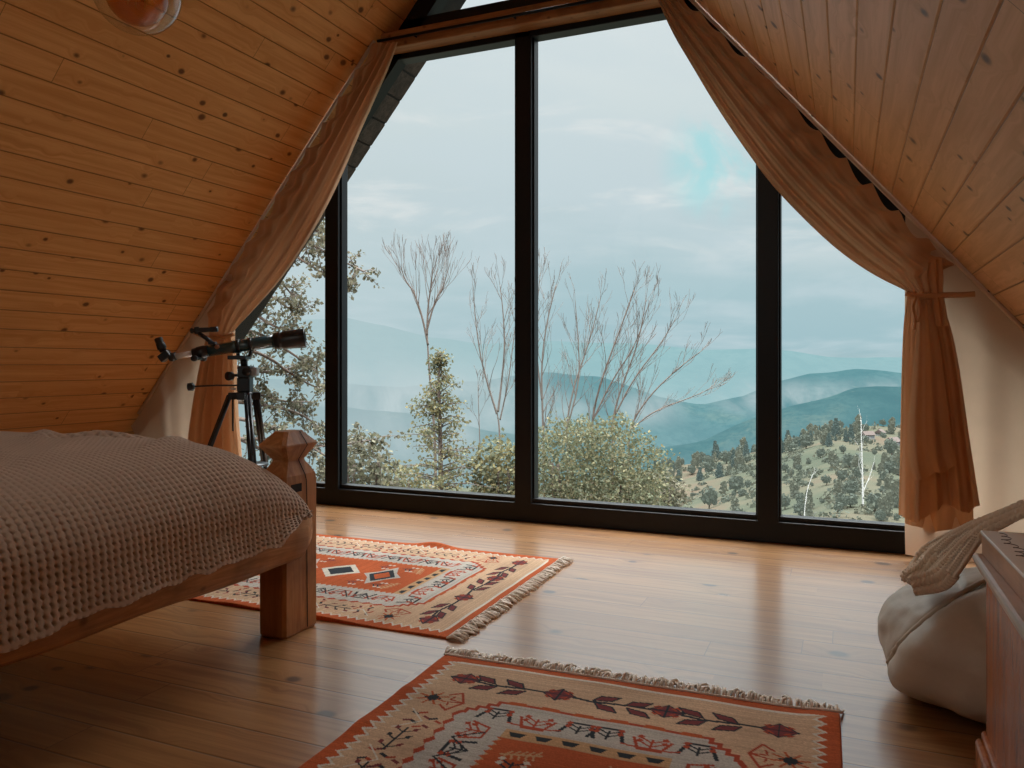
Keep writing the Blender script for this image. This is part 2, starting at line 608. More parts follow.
# wooden tie beam in front of the transom
o = MB().box((slopeX(3.055, -1) + .10, YW - .17, 3.085), (slopeX(3.19, 1) - .02, YW - .052, 3.192), bevel=.006).build('trim_1', M['beam'])
tag(o, kind='structure')

# roof overhang outside
for side, nm in ((-1, 'roof_eave'), (1, 'roof_eave.001')):
    b = MB()
    nrm = Vector((side * K, 0, 1)).normalized()
    ln = .20
    s = .2 * SL
    k = 0
    while s < ZR * SL:
        z0, z1 = s / SL, min(ZR, (s + ln - .016) / SL)
        jit = .010 * math.sin(k * 12.9)
        p0 = Vector((slopeX(z0, side), 0, z0)) + nrm * (-.005 + jit); p1 = Vector((slopeX(z1, side), 0, z1)) + nrm * (-.005 + jit)
        for (y0, y1, off, mi) in ((YW + .06, YW + .13, -.03, 1), (YW + .13, YW + .40 + jit, 0, 0)):
            vs = []
            for y in (y0, y1):
                for t in (off, .2):
                    for p in (p0, p1):
                        vs.append(Vector((p.x, y, p.z)) + nrm * t)
            b.add(vs, [[0, 1, 3, 2], [4, 6, 7, 5], [0, 4, 5, 1], [2, 3, 7, 6], [0, 2, 6, 4], [1, 5, 7, 3]], mi)
        s += ln
        k += 1
    q0 = Vector((slopeX(.2, side), 0, .2)) + nrm * -.002; q1 = Vector((slopeX(ZR, side), 0, ZR)) + nrm * -.002
    vs = [Vector((p.x, y, p.z)) + nrm * t for y in (YW + .07, YW + .40) for t in (0, .17) for p in (q0, q1)]
    b.add(vs, [[0, 1, 3, 2], [4, 6, 7, 5], [0, 4, 5, 1], [2, 3, 7, 6], [0, 2, 6, 4], [1, 5, 7, 3]], 2)
    o = b.build(nm, [log_wood('eave_shingle', (.13, .09, .065), (.055, .04, .03), .8, 'X'), simple('eave_fascia', (.30, .29, .27), .6), simple('eave_gap', (.03, .025, .02), .9)])
    tag(o, kind='structure')

# ------------------------------------------------------------------ rods and curtains
YC = 4.42
def rodp(z, side, off=.035):
    n_in = Vector((-side * K, 0, -1)).normalized()
    return Vector((slopeX(z, side), YC, z)) + n_in * off
for side, lab in ((1, 'thin pale curtain rail sloping along the right roof planks'), (-1, 'thin pale curtain rail sloping along the left roof planks')):
    r = empty('curtain_rail', rodp(3.2, side), 0, lab, 'curtain rail', None)
    b = MB(); b.tube([rodp(3.14 if side < 0 else 3.3, side, .012) - r.location, rodp(.62, side, .012) - r.location], .012, 8)
    b.build('rail', M['track'], r)
    for z in (3.1, 2.3, 1.35, .7):
        bb = MB(); p = rodp(z, side, .012) - r.location
        n = Vector((side * K, 0, 1)).normalized()
        bb.tube([p, p + n * .014], .010, 8); bb.build('bracket', M['rod'], r)
r = empty('curtain_rod', (XR, YC - .0, 3.105), 0, 'thin black rod running level along the wooden beam', 'curtain rod')
MB().tube([Vector((slopeX(3.12, -1) + .05 - XR, 0, .02)), Vector((slopeX(3.12, 1) - .05 - XR, 0, .02))], .010, 10).build('rod', M['rod'], r)
for x in (-.7, .0, .7):
    MB().tube([(x, 0, .02), (x, .05, .02)], .007, 8).build('bracket', M['rod'], r)


def resample(pts, ts):
    pts = [Vector(p) for p in pts]
    d = [0]
    for a, c in zip(pts[:-1], pts[1:]): d.append(d[-1] + (c - a).length)
    out = []
    for t in ts:
        x = t * d[-1]
        i = 0
        while i < len(d) - 2 and d[i + 1] < x: i += 1
        f = (x - d[i]) / max(1e-9, d[i + 1] - d[i])
        out.append(pts[i].lerp(pts[i + 1], f))
    return out


def smooth_poly(pts, it=2):
    pts = [Vector(p) for p in pts]
    for _ in range(it):
        n = [pts[0]]
        for a, c in zip(pts[:-1], pts[1:]):
            n += [a.lerp(c, .25), a.lerp(c, .75)]
        n.append(pts[-1]); pts = n
    return pts


def swag(free_px, rod_pts, tie_px, ns=70, nt=120, seed=1, scal=13):
    E = resample(smooth_poly([PY(x, y, YC - .03) for x, y in free_px]), [i / nt for i in range(nt + 1)])
    B = resample(rod_pts, [i / nt for i in range(nt + 1)])
    T = PY(tie_px[0], tie_px[1], YC - .03)
    rows = []
    rnd = random.Random(seed)
    ph = [rnd.uniform(0, 6.28) for _ in range(6)]
    hk = [rnd.choice((.12, .3, .6, .9, 1.15)) for _ in range(scal + 1)]
    for i in range(nt + 1):
        t = i / nt
        row = []
        for j in range(ns + 1):
            s = j / ns
            p = E[i].lerp(B[i], s)
            sp = s ** .8
            near_rod = max(0, (s - .5) / .5)
            pin = max(0, 1 - (1 - t) / .12) if t > .88 else 0
            amp = .032 * (1 - near_rod) * (.35 + .65 * math.sin(PI * min(1, t * 1.05)) ** .5)
            f = math.sin(2 * PI * 4.2 * sp + ph[0] + 1.2 * t) + .45 * math.sin(2 * PI * 9.1 * sp + ph[1] - 2 * t)
            y = -amp * f
            # hooks: the heading dips between them and the cloth fans into vertical folds
            hook = math.sin(PI * scal * t)
            gap = abs(hook) ** .7 * hk[int(scal * t) % len(hk)]
            if near_rod > 0 and t < .93:
                p.z -= (.045 + .02 * math.sin(7 * t + ph[2])) * gap * near_rod ** 2.5
                y += -.040 * math.cos(2 * PI * scal * t + 1.5 * (1 - s)) * near_rod * (1.25 - near_rod) * 1.6
            row.append(Vector((p.x, p.y + y, p.z)))
        rows.append(row)
    return rows


def tail(left_px, right_px, hem, depth_y, ns=80, nt=60, folds=5, amp=.03, seed=2, top_amp=.4):
    L = resample(smooth_poly([PY(x, y, depth_y) for x, y in left_px]), [i / nt for i in range(nt + 1)])
    R = resample(smooth_poly([PY(x, y, depth_y) for x, y in right_px]), [i / nt for i in range(nt + 1)])
    rnd = random.Random(seed); ph = [rnd.uniform(0, 6.28) for _ in range(4)]
    rows = []
    for i in range(nt + 1):
        t = i / nt
        row = []
        for j in range(ns + 1):
            s = j / ns
            p = L[i].lerp(R[i], s)
            a = amp * (top_amp + (1 - top_amp) * t)
            y = -a * (math.sin(2 * PI * folds * s + ph[0] + .8 * t) + .4 * math.sin(2 * PI * folds * 2.3 * s + ph[1]))
            z = p.z + hem(s) * t ** 6
            row.append(Vector((p.x, p.y + y, z)))
        rows.append(row)
    return rows


def tri(s):  # zigzag -1..1
    return 2 * abs((s % 1) * 2 - 1) - 1


def thick(o, t=.003):
    md = o.modifiers.new('thickness', 'SOLIDIFY'); md.thickness = t; md.offset = 0
    return o


# right curtain
rc = empty('tied_curtain', PY(922, 291, YC), 0, 'peach curtain on the right slope, swagged from the beam and tied back', 'curtain')
fr = [(652, -14), (672, 33), (692, 66), (715, 105), (741, 144), (770, 184), (800, 216), (836, 250), (872, 275), (908, 292)]
zr0, zr1 = 3.26, 1.50
rp = [rodp(zr0 + (zr1 - zr0) * i / 10, 1, .022) for i in range(11)] + [PY(938, 272, YC - .03), PY(936, 293, YC - .03)]
child(MB().grid(swag(fr, rp, (922, 291), seed=3)).build('swag', M['curtain']), rc)
hem_r = lambda s: .035 * tri(s * 1.6 + .1) - .02 * s
child(MB().grid(tail([(908, 291), (904, 318), (902, 360), (901, 420), (900, 480), (899, 520)],
                           [(938, 292), (950, 322), (959, 362), (967, 420), (974, 465), (980, 500)], hem_r, YC - .04, folds=3.2, amp=.028, seed=5)).build('tail', M['curtain']), rc)
child(MB().grid(tail([(918, 300), (914, 340), (909, 390), (905, 430), (908, 466), (914, 482)],
                           [(930, 300), (940, 340), (946, 390), (950, 420), (953, 450), (957, 466)], lambda s: .01 * tri(s * 2), YC - .105, folds=1.6, amp=.02, seed=8, ns=50)).build('front_fold', M['curtain']), rc)
child(MB().grid(tail([(928, 262), (926, 280), (930, 293), (931, 310), (932, 326)],
                           [(942, 258), (944, 278), (943, 291), (946, 308), (949, 326)], lambda s: 0, YC - .10, folds=1.5, amp=.012, seed=9, ns=40, nt=30, top_amp=.8)).build('ruffle', M['curtain']), rc)
child(MB().grid(tail([(907, 300), (905, 340), (904, 420), (904, 480), (905, 526)],
                           [(936, 300), (950, 340), (962, 400), (970, 460), (974, 532)], lambda s: .015 * tri(s * 1.2), YC + .025, folds=2.2, amp=.014, seed=23, ns=50)).build('lower_layer', M['curtain']), rc)
b = MB()
tp = [PY(x, y, YC - .10 + .02 * (i > 3)) for i, (x, y) in enumerate([(906, 293), (915, 297), (930, 296), (944, 295), (960, 295), (975, 294)])]
b.tube(smooth_poly(tp), .014, 8, flat=1.0)
b.tube(smooth_poly([PY(x, y, YC - .13) for x, y in [(916, 297), (912, 308), (916, 318), (914, 330)]]), .008, 6)
b.tube(smooth_poly([PY(x, y, YC - .13) for x, y in [(918, 297), (921, 310), (918, 322)]]), .007, 6)
child(b.build('tieback', M['curtain']), rc)


def liner(name, x_px0, side, label, seed, bottom=.03, xo=None):
    """pale straight panel hanging from the lower part of the sloping rod to the floor"""
    x0 = x_px0
    x1 = slopeX(KZ + .06, side) - side * .05
    r = empty(name, (x0, YC, 0), 0, label, 'curtain')
    rows = []
    n, nt = 90, 50
    rnd = random.Random(seed); p1, p2 = rnd.uniform(0, 6), rnd.uniform(0, 6)
    for i in range(nt + 1):
        t = i / nt
        row = []
        for j in range(n + 1):
            s = j / n
            x = x0 + (x1 - x0) * s
            zt = ZR - K * abs(x - XR) - .006 - .022 * abs(math.sin(s * 7 * PI)) ** .8
            z = zt + (bottom - zt) * t
            f = math.sin(2 * PI * 3.3 * s + p1) + .5 * math.sin(2 * PI * 6.1 * s + p2 + t)
            y = YC + .012 + .045 * min(1, t * 5) + .018 * f * (.4 + .6 * t)
            if t > .82:   # the hem pools a little on the floor
                y -= ((t - .82) / .18) ** 2 * .06 * (1 + .6 * math.sin(9 * s))
            row.append(Vector((x, y, z)))
        rows.append(row)
    child(MB().grid(rows).build('panel', M['liner']), r)
    return r


liner('sheer_curtain', PY(905, 480, YC + .05).x, 1, 'pale straight curtain hanging to the floor behind the right tied curtain and the beanbag', 4)
liner('sheer_curtain', PY(236, 400, YC + .05).x, -1, 'pale straight curtain hanging in the low left corner behind the telescope', 6)

# left curtain
lc = empty('tied_curtain', PY(222, 335, YC), 0, 'peach curtain on the left slope, swagged from the beam down behind the telescope', 'curtain')
fl = [(397, 42), (388, 66), (374, 96), (358, 130), (343, 165), (326, 202), (303, 243), (277, 281), (250, 312), (232, 332)]
rp = [rodp(3.12 + (1.45 - 3.12) * i / 10, -1, .022) for i in range(11)] + [PY(208, 325, YC - .03), PY(210, 340, YC - .03)]
child(MB().grid(swag(fl, rp, (222, 336), seed=11, scal=12)).build('swag', M['curtain']), lc)
child(MB().grid(tail([(209, 336), (203, 360), (196, 400), (190, 450), (186, 520)],
                           [(232, 333), (235, 350), (236, 380), (238, 420), (242, 455), (246, 520)], lambda s: .02 * tri(s * 2), YC - .04, folds=4.2, amp=.048, seed=15, top_amp=.7)).build('tail', M['curtain']), lc)
b = MB()
b.tube(smooth_poly([PY(x, y, YC - .09) for x, y in [(234, 334), (222, 338), (208, 338), (196, 334), (190, 330)]]), .013, 8)
child(b.build('tieback', M['curtain']), lc)

# ------------------------------------------------------------------ bed
bed = empty('log_bed', (-2.75, 1.3, 0), 0, 'rustic log bed with thick squared posts and a peeled log side rail', 'bed')
def post(cx, cy):
    b = MB()
    hx, hy = .061, .098
    prof = [(0, .93), (.01, 1), (.30, 1.0), (.56, 1.0), (.585, .96), (.635, .60), (.642, .60), (.693, 1.03), (.70, 1.03), (.738, .60), (.746, .52)]
    ch = .012
    rings = []
    for z, s in prof:
        x, y = hx * s, hy * (s if s < .9 else min(s, 1.05))
        rings.append([(-x + ch, -y), (x - ch, -y), (x, -y + ch), (x, y - ch), (x - ch, y), (-x + ch, y), (-x, y - ch), (-x, -y + ch)])
    vs = [Vector((cx + p[0], cy + p[1], z)) for (z, s), r in zip(prof, rings) for p in r]
    fs = []
    for i in range(len(prof) - 1):
        for k in range(8):
            k2 = (k + 1) % 8
            fs.append([i * 8 + k, i * 8 + k2, (i + 1) * 8 + k2, (i + 1) * 8 + k])
    fs.append(list(range(8))[::-1]); fs.append([(len(prof) - 1) * 8 + k for k in range(8)])
    b.add(vs, fs)
    # drying crack running down the face
    pts = [(.745, .55, .02), (.70, 1.03, .025), (.693, 1.03, .028), (.642, .60, .012), (.635, .60, .012), (.585, .96, .02), (.56, 1, .026), (.42, 1, .03), (.30, 1, .028), (.15, 1, .03), (.01, 1, .032)]
    w = .0025
    L = []
    for z, s, y in pts:
        L.append((cx + hx * s + .0012, cy + y - w, z)); L.append((cx + hx * s + .0012, cy + y + w, z))
    b.add(L, [[2 * i, 2 * i + 1, 2 * i + 3, 2 * i + 2] for i in range(len(pts) - 1)], 1)
    return b
for cx, cy in ((-1.924, 2.377), (-3.79, 2.377), (-1.924, -.10), (-3.79, -.10)):
    p = post(cx, cy)
    if cy > 0 and cx > -2:
        p.box((-1.8645, 2.315, .525), (-1.8615, 2.375, .555), mi=1)
    child(p.build('bed_post', [M['post'], M['crack']]), bed)
def log_rail(x0, x1, y0, y1, z0, z1, axis='Y', name='side_rail', mat=None):
    b = MB()
    rnd = random.Random(4)
    hx, hz = (x1 - x0) / 2, (z1 - z0) / 2
    cx, cz = (x0 + x1) / 2, (z0 + z1) / 2
    n, seg = 40, 24
    rows = []
    ln = y1 - y0
    for i in range(n + 1):
        t = i / n
        e = min(t, 1 - t) * ln
        sc = 1 if e > .07 else (math.sqrt(max(0, 1 - (1 - e / .07) ** 2)) * .35 + .65)
        row = []
        for k in range(seg + 1):
            a = 2 * PI * k / seg
            ca, sa = math.cos(a), math.sin(a)
            q = 3.2
            r = 1 / (abs(ca) ** q + abs(sa) ** q) ** (1 / q)
            j = 1 + .02 * math.sin(3 * t * 9 + 2 * a) + .012 * math.sin(23 * t + 5 * a)
            row.append(Vector((cx + hx * r * ca * sc * j, y0 + ln * t, cz + hz * r * sa * sc * j)))
        rows.append(row)
    b.grid(rows, flip=True)
    b.add(rows[0][:-1], [list(range(seg))]); b.add(rows[-1][:-1], [list(range(seg))[::-1]])
    return child(b.build(name, mat or M['rail']), bed)
log_rail(-1.975, -1.812, -.12, 2.41, .272, .505)
log_rail(-3.90, -3.73, -.12, 2.41, .272, .505)
b = MB(); b.box((-3.75, 2.32, .30), (-1.96, 2.43, .50), bevel=.03); child(b.build('foot_rail', M['rail']), bed)
b = MB(); b.box((-3.75, -.16, .30), (-1.96, .02, .85), bevel=.03); child(b.build('headboard', M['rail']), bed)
b = MB(); b.box((-3.71, .03, .34), (-2.0, 2.27, .62), bevel=.06, smooth=True); child(b.build('mattress', M['mattress']), bed)

# waffle blanket (rests on the bed)
CELL = .0208
def sstep(a, b_, x):
    t = np.clip((x - a) / (b_ - a), 0, 1); return t * t * (3 - 2 * t)
def blanket():
    sub = 7
    nv = int((2.335 - .25) / CELL) * sub
    # section parameter: arc length from the far left to the hem
    Lt = 1.54; arc = .62; drop = .16
    nu = int((Lt + arc + drop) / CELL) * sub
    U = np.linspace(0, Lt + arc + drop, nu + 1)[None, :]
    V = np.linspace(.25, 2.335, nv + 1)[:, None]
    U, V = np.broadcast_arrays(U, V)
    # lift of the top near the foot end
    e = np.clip((V - 1.98) / (2.345 - 1.98), 0, 1)
    endf = np.sqrt(np.clip(1 - e ** 2.2, 0, 1))
    zlow = .50
    ztop = .732 + .008 * np.sin(V * 3.1) - .02 * sstep(.0, -.1, V)
    ztop = zlow + (ztop - zlow) * endf
    hem = np.interp(V, [.2, 1.2, 1.45, 1.9, 2.15, 2.2, 2.335], [.33, .338, .355, .368, .376, .41, .47])
    # section curve (normalised)
    x0 = -3.76; xe = -2.22 ; xr = -1.795
    a = np.clip((U - Lt) / arc, 0, 1) * (PI / 2)
    q = .72
    xs = np.where(U < Lt, x0 + (xe - x0) * (U / Lt), xe + (xr - xe) * np.sin(a) ** 1.0)
    zr = .47 - .03 * (1 - endf)
    zs_ = np.where(U < Lt, ztop, zr + (ztop - zr) * np.cos(a) ** .85)
    d = np.clip((U - Lt - arc) / drop, 0, 1)
    zs_ = np.where(U > Lt + arc, zr + (hem - zr) * d, zs_)
    xs = xs + .018 * d + .006 * np.sin(V * 21) * d + .004 * np.sin(V * 9 + 1) * np.clip((U - Lt) / arc, 0, 1)
    zs_ = zs_ + .004 * d * np.sin(V * 33 + 2 * np.sin(V * 7)) + .003 * np.sin(V * 61) * d
    # pull in near the far left edge
    zs_ = zs_ - .10 * sstep(.25, 0, U) ** 1.0
    P = np.stack([xs, V, zs_], -1)
    # broad creases on the top
    def crease(px, py, ang, ln, wd, amp):
        c, s = math.cos(ang), math.sin(ang)
        dx = xs - px; dy = V - py
        l = dx * c + dy * s; w = -dx * s + dy * c
        return amp * np.exp(-(l / ln) ** 2 - (w / wd) ** 2)
    bump = (crease(-2.55, 2.02, .5, .14, .03, -.022) + crease(-2.52, 2.06, .5, .16, .03, .022) + crease(-2.75, 2.0, 2.4, .22, .04, .012)
            + crease(-2.6, 1.52, 2.75, .4, .045, .018) + crease(-2.55, 1.62, 2.75, .4, .04, -.016) + crease(-2.35, 1.80, 2.2, .3, .05, .010)
            + crease(-2.15, 2.02, 2.0, .2, .035, .012) + crease(-2.2, 1.25, 2.6, .3, .05, .012)
            + crease(-1.95, 1.75, 1.75, .3, .05, .006))
    P[..., 2] += bump * 1.5
    # normals and the waffle relief
    du = np.gradient(P, axis=1); dv = np.gradient(P, axis=0)
    nrm = np.cross(du, dv); nrm /= np.linalg.norm(nrm, axis=-1, keepdims=True) + 1e-9
    nrm = np.where(nrm[..., 2:3] < -.3, -nrm, nrm)
    sgn = np.sign((nrm * np.array([.35, -.1, 1.0])).sum(-1, keepdims=True)); nrm = nrm * sgn
    # keep the relief square to the cloth: use true arc length down the section
    seg = np.linalg.norm(np.diff(P, axis=1), axis=-1)
    al = np.concatenate([np.zeros((P.shape[0], 1)), np.cumsum(seg, 1)], 1)
    al = al.mean(0, keepdims=True) + 0 * al
    wob = .0016 * np.sin(V * 150) 
    uu = (al + wob) / CELL; vv = V / CELL + .10 * np.sin(2 * PI * uu)
    ru = np.abs(np.cos(PI * uu)); rv = np.abs(np.cos(PI * vv))
    h = np.maximum(.84 * sstep(.18, .80, ru), sstep(.18, .80, rv))
    fade = 1 - sstep(Lt + arc + drop - .025, Lt + arc + drop - .018, U) * .8
    P = P + nrm * ((h - .9) * .021 * fade)[..., None]
    shade = .55 + .45 * sstep(.35, .8, h)
    return P
bl = np_grid_object('waffle_blanket', blanket(), M['blanket'])
tag(bl, 'brown-grey waffle-weave blanket spread over the log bed', 'blanket')

# ------------------------------------------------------------------ telescope
TS = 1 / 178.0
TY = 3.5
tc0 = PY(245, 352, TY)
tele = empty('telescope', (tc0.x, tc0.y, 0), YAW, 'black refractor telescope on a tripod between the bed and the window', 'telescope')
TZ = tc0.z
def tp(x, y, dep=0.0):
    """point from its place on the photo (local frame of the telescope)"""
    return Vector(((x - 245) * TS, dep, TZ + (352 - y) * TS))
def zp(a, b_, dep=0.0): return tp(140 + a / 5.12, 300 + b_ / 5.12, dep)
def axis_mat(p0, p1):
    d = (p1 - p0); L = d.length
    q = d.to_track_quat('Z', 'Y')
    return Matrix.Translation(p0) @ q.to_matrix().to_4x4(), L
def lathe_between(b, p0, p1, prof, seg=32, mi=0):
    m, L = axis_mat(p0, p1)
    b.lathe([(t * L, r) for t, r in prof], seg, mi, m)
R_ = lambda px: px / 5.12 * TS
A0, A1 = zp(350, 262, -.02), zp(690, 205, .04)
b = MB(); lathe_between(b, A0, A1, [(0, R_(20)), (0, R_(28)), (.35, R_(30)), (.36, R_(33)), (.42, R_(33)), (.43, R_(31)), (.60, R_(32)), (.61, R_(34)), (.66, R_(34)), (.67, R_(33)), (1, R_(34))])
tube_o = b.build('tube', M['tele_blue'], tele)
mB = MB(); m_, L_ = axis_mat(A0, A1)
ctr = m_ @ Vector((0, 0, L_ * .17))
mB2 = MB(); e0 = zp(410, 240, -.02) + Vector((0, -R_(27), 0))
mB2.tube([e0, e0 + Vector((0, -.003, 0))], R_(12), 14)
mB2.build('emblem', M['emblem'], tele)
D0, D1 = zp(676, 209, .04), zp(833, 192, .07)
b = MB(); lathe_between(b, D0, D1, [(0, R_(36)), (.02, R_(42)), (.12, R_(42)), (.14, R_(45)), (.2, R_(45)), (.22, R_(42)), (.28, R_(44)), (.32, R_(47)), (.97, R_(51)), (1, R_(50)), (1, R_(45)), (.7, R_(43)), (.7, 0)])
b.build('dew_shield', M['tele_black'], tele)
F0, F1 = zp(280, 275, -.03), zp(356, 261, -.02)
b = MB(); lathe_between(b, F0, F1, [(0, R_(15)), (0, R_(26)), (.25, R_(27)), (.28, R_(31)), (.75, R_(33)), (.8, R_(30)), (1, R_(30)), (1, 0)])
fk0 = zp(318, 300, -.05)
b.tube([fk0 + Vector((0, -.05, 0)), fk0 + Vector((0, .05, 0))], R_(9), 12)
for s in (-1, 1): b.tube([fk0 + Vector((0, s * .05, 0)), fk0 + Vector((0, s * .075, 0))], R_(15), 16)
b.build('focuser', M['tele_black'], tele)
b = MB(); lathe_between(b, zp(180, 292, -.045), zp(300, 270, -.03), [(0, R_(15)), (1, R_(15))]); b.build('draw_tube', M['chrome'], tele)
b = MB()
lathe_between(b, zp(165, 295, -.046), zp(197, 287, -.044), [(0, R_(20)), (.3, R_(23)), (1, R_(21)), (1, 0)])
mm = Matrix.Translation(zp(145, 287, -.047)) @ Matrix.Rotation(math.radians(-38), 4, 'Y')
b.box((-R_(30), -R_(22), -R_(20)), (R_(30), R_(22), R_(20)), bevel=.006, mat=mm)
b.build('star_diagonal', M['tele_black'], tele)
b = MB(); lathe_between(b, zp(135, 265, -.047), zp(108, 195, -.047), [(0, R_(17)), (.2, R_(18)), (.22, R_(23)), (.6, R_(22)), (.63, R_(20)), (.95, R_(21)), (1, R_(18)), (1, 0)]); b.build('eyepiece', M['tele_black'], tele)
b = MB()
lathe_between(b, zp(268, 158, -.03), zp(400, 148, -.01), [(0, R_(10)), (0, R_(13)), (.06, R_(14)), (.12, R_(10)), (.16, R_(19)), (.3, R_(19)), (.33, R_(13)), (.7, R_(12)), (.75, R_(14)), (1, R_(14)), (1, 0)])
b.tube([zp(310, 172, -.025), zp(345, 195, -.025), zp(375, 222, -.02)], R_(11), 10)
b.box(*[tuple(v) for v in (zp(360, 228, -.04), zp(395, 214, .0))], bevel=.003)
b.build('finder_scope', M['tele_black'], tele)
b = MB()
lo, hi = zp(462, 305, -.05), zp(556, 285, .05); b.box(tuple(lo), tuple(hi), bevel=.004)
for t0 in (.42, .60):
    c0 = m_ @ Vector((0, 0, L_ * t0)); c1 = m_ @ Vector((0, 0, L_ * (t0 + .05)))
    lathe_between(b, c0, c1, [(0, R_(30)), (0, R_(36)), (1, R_(36)), (1, R_(30))])
    b.tube([(c0 + c1) / 2 + Vector((0, -.005, -R_(36))), Vector((((c0 + c1) / 2).x, 0, hi.z - .004))], R_(10), 8)
b.build('cradle', M['tele_black'], tele)
b = MB()
b.tube([zp(532, 300), zp(534, 345)], R_(18), 14)
b.box(tuple(zp(512, 400, -.045)), tuple(zp(575, 338, .045)), bevel=.006)
b.box(tuple(zp(505, 472, -.035)), tuple(zp(572, 398, .035)), bevel=.006)
b.tube([zp(560, 368, -.06), zp(560, 368, .06)], R_(20), 16)
b.build('mount_head', M['tele_black'], tele)
b = MB(); b.box(tuple(zp(568, 390, -.03)), tuple(zp(605, 345, .03)), bevel=.008); b.build('altitude_housing', M['grey_plastic'], tele)
b = MB(); k0 = zp(468, 390, -.03); b.tube([k0, zp(512, 385, -.02)], R_(7), 8)
b.tube([k0 + Vector((-.006, -.012, 0)), k0 + Vector((.006, .012, 0))], R_(23), 20); b.build('knob', M['tele_black'], tele)
b = MB(); b.tube([zp(285, 443, -.06), zp(400, 438, -.04), zp(508, 438, -.02)], R_(4.5), 8); rodo = b.build('slow_motion_rod', M['tele_black'], tele)
b = MB(); lathe_between(b, zp(264, 446, -.062), zp(298, 443, -.058), [(0, R_(14)), (.1, R_(20)), (.8, R_(21)), (1, R_(12)), (1, 0)]); b.build('knob', M['tele_black'], rodo)
b = MB(); b.tube([zp(475, 456, -.03), zp(500, 456, -.03)], R_(6), 8); b.build('lock_screw', M['chrome'], tele)
hub = zp(535, 488)
b = MB(); b.lathe([(hub.z - .025, .03), (hub.z - .02, .045), (hub.z + .012, .05), (hub.z + .02, .03), (hub.z + .03, 0)], 20, 0, Matrix.Translation((hub.x, 0, 0)))
for k in range(3):
    a = [math.radians(q) for q in (195, 275, 20)][k]
    d = Vector((math.cos(a), math.sin(a), 0))
    c = Vector((hub.x, 0, hub.z - .005)) + d * .055
    b.box((-.032, -.022, -.02), (.032, .022, .02), bevel=.004, mat=Matrix.Translation(c) @ Matrix.Rotation(a, 4, 'Z'))
b.build('tripod_hub', M['tele_black'], tele)
for (ax, az, bx, bz, dep) in ((462, 490, 399, 705, -.10), (562, 490, 640, 760, -.30), (583, 490, 562, 700, .26)):
    top = zp(ax, az, dep * .12)
    low = zp(bx, bz, dep * .75)
    d = (low - top)
    end = top + d * ((top.z - .020) / (top.z - low.z))
    b = MB()
    side_v = Vector((-d.y, d.x, 0)).normalized() if abs(d.x) + abs(d.y) > 1e-6 else Vector((1, 0, 0))
    mid = top.lerp(end, .55)
    for s in (-1, 1):
        b.tube([top + side_v * .009 * s, mid + side_v * .009 * s], .0125, 10)
    b.tube([top.lerp(end, .4), end], .0125, 10)
    lg = b.build('leg', M['tele_black'], tele)
    bb = MB(); bb.tube([end + Vector((0, 0, .02)), end + Vector((0, 0, -.012))], .014, 12); bb.build('rubber_foot', M['tele_black'], lg)
b = MB(); b.tube([zp(487, 500, -.04), zp(488, 672, -.04)], R_(5), 8); b.build('spare_rod', M['tele_black'], tele)
# spreader tray
b = MB(); b.lathe([(.42, 0), (.42, .12), (.43, .12), (.43, 0)], 24, 0, Matrix.Translation((hub.x + .01, 0, 0))); b.build('spreader_tray', M['tele_black'], tele)

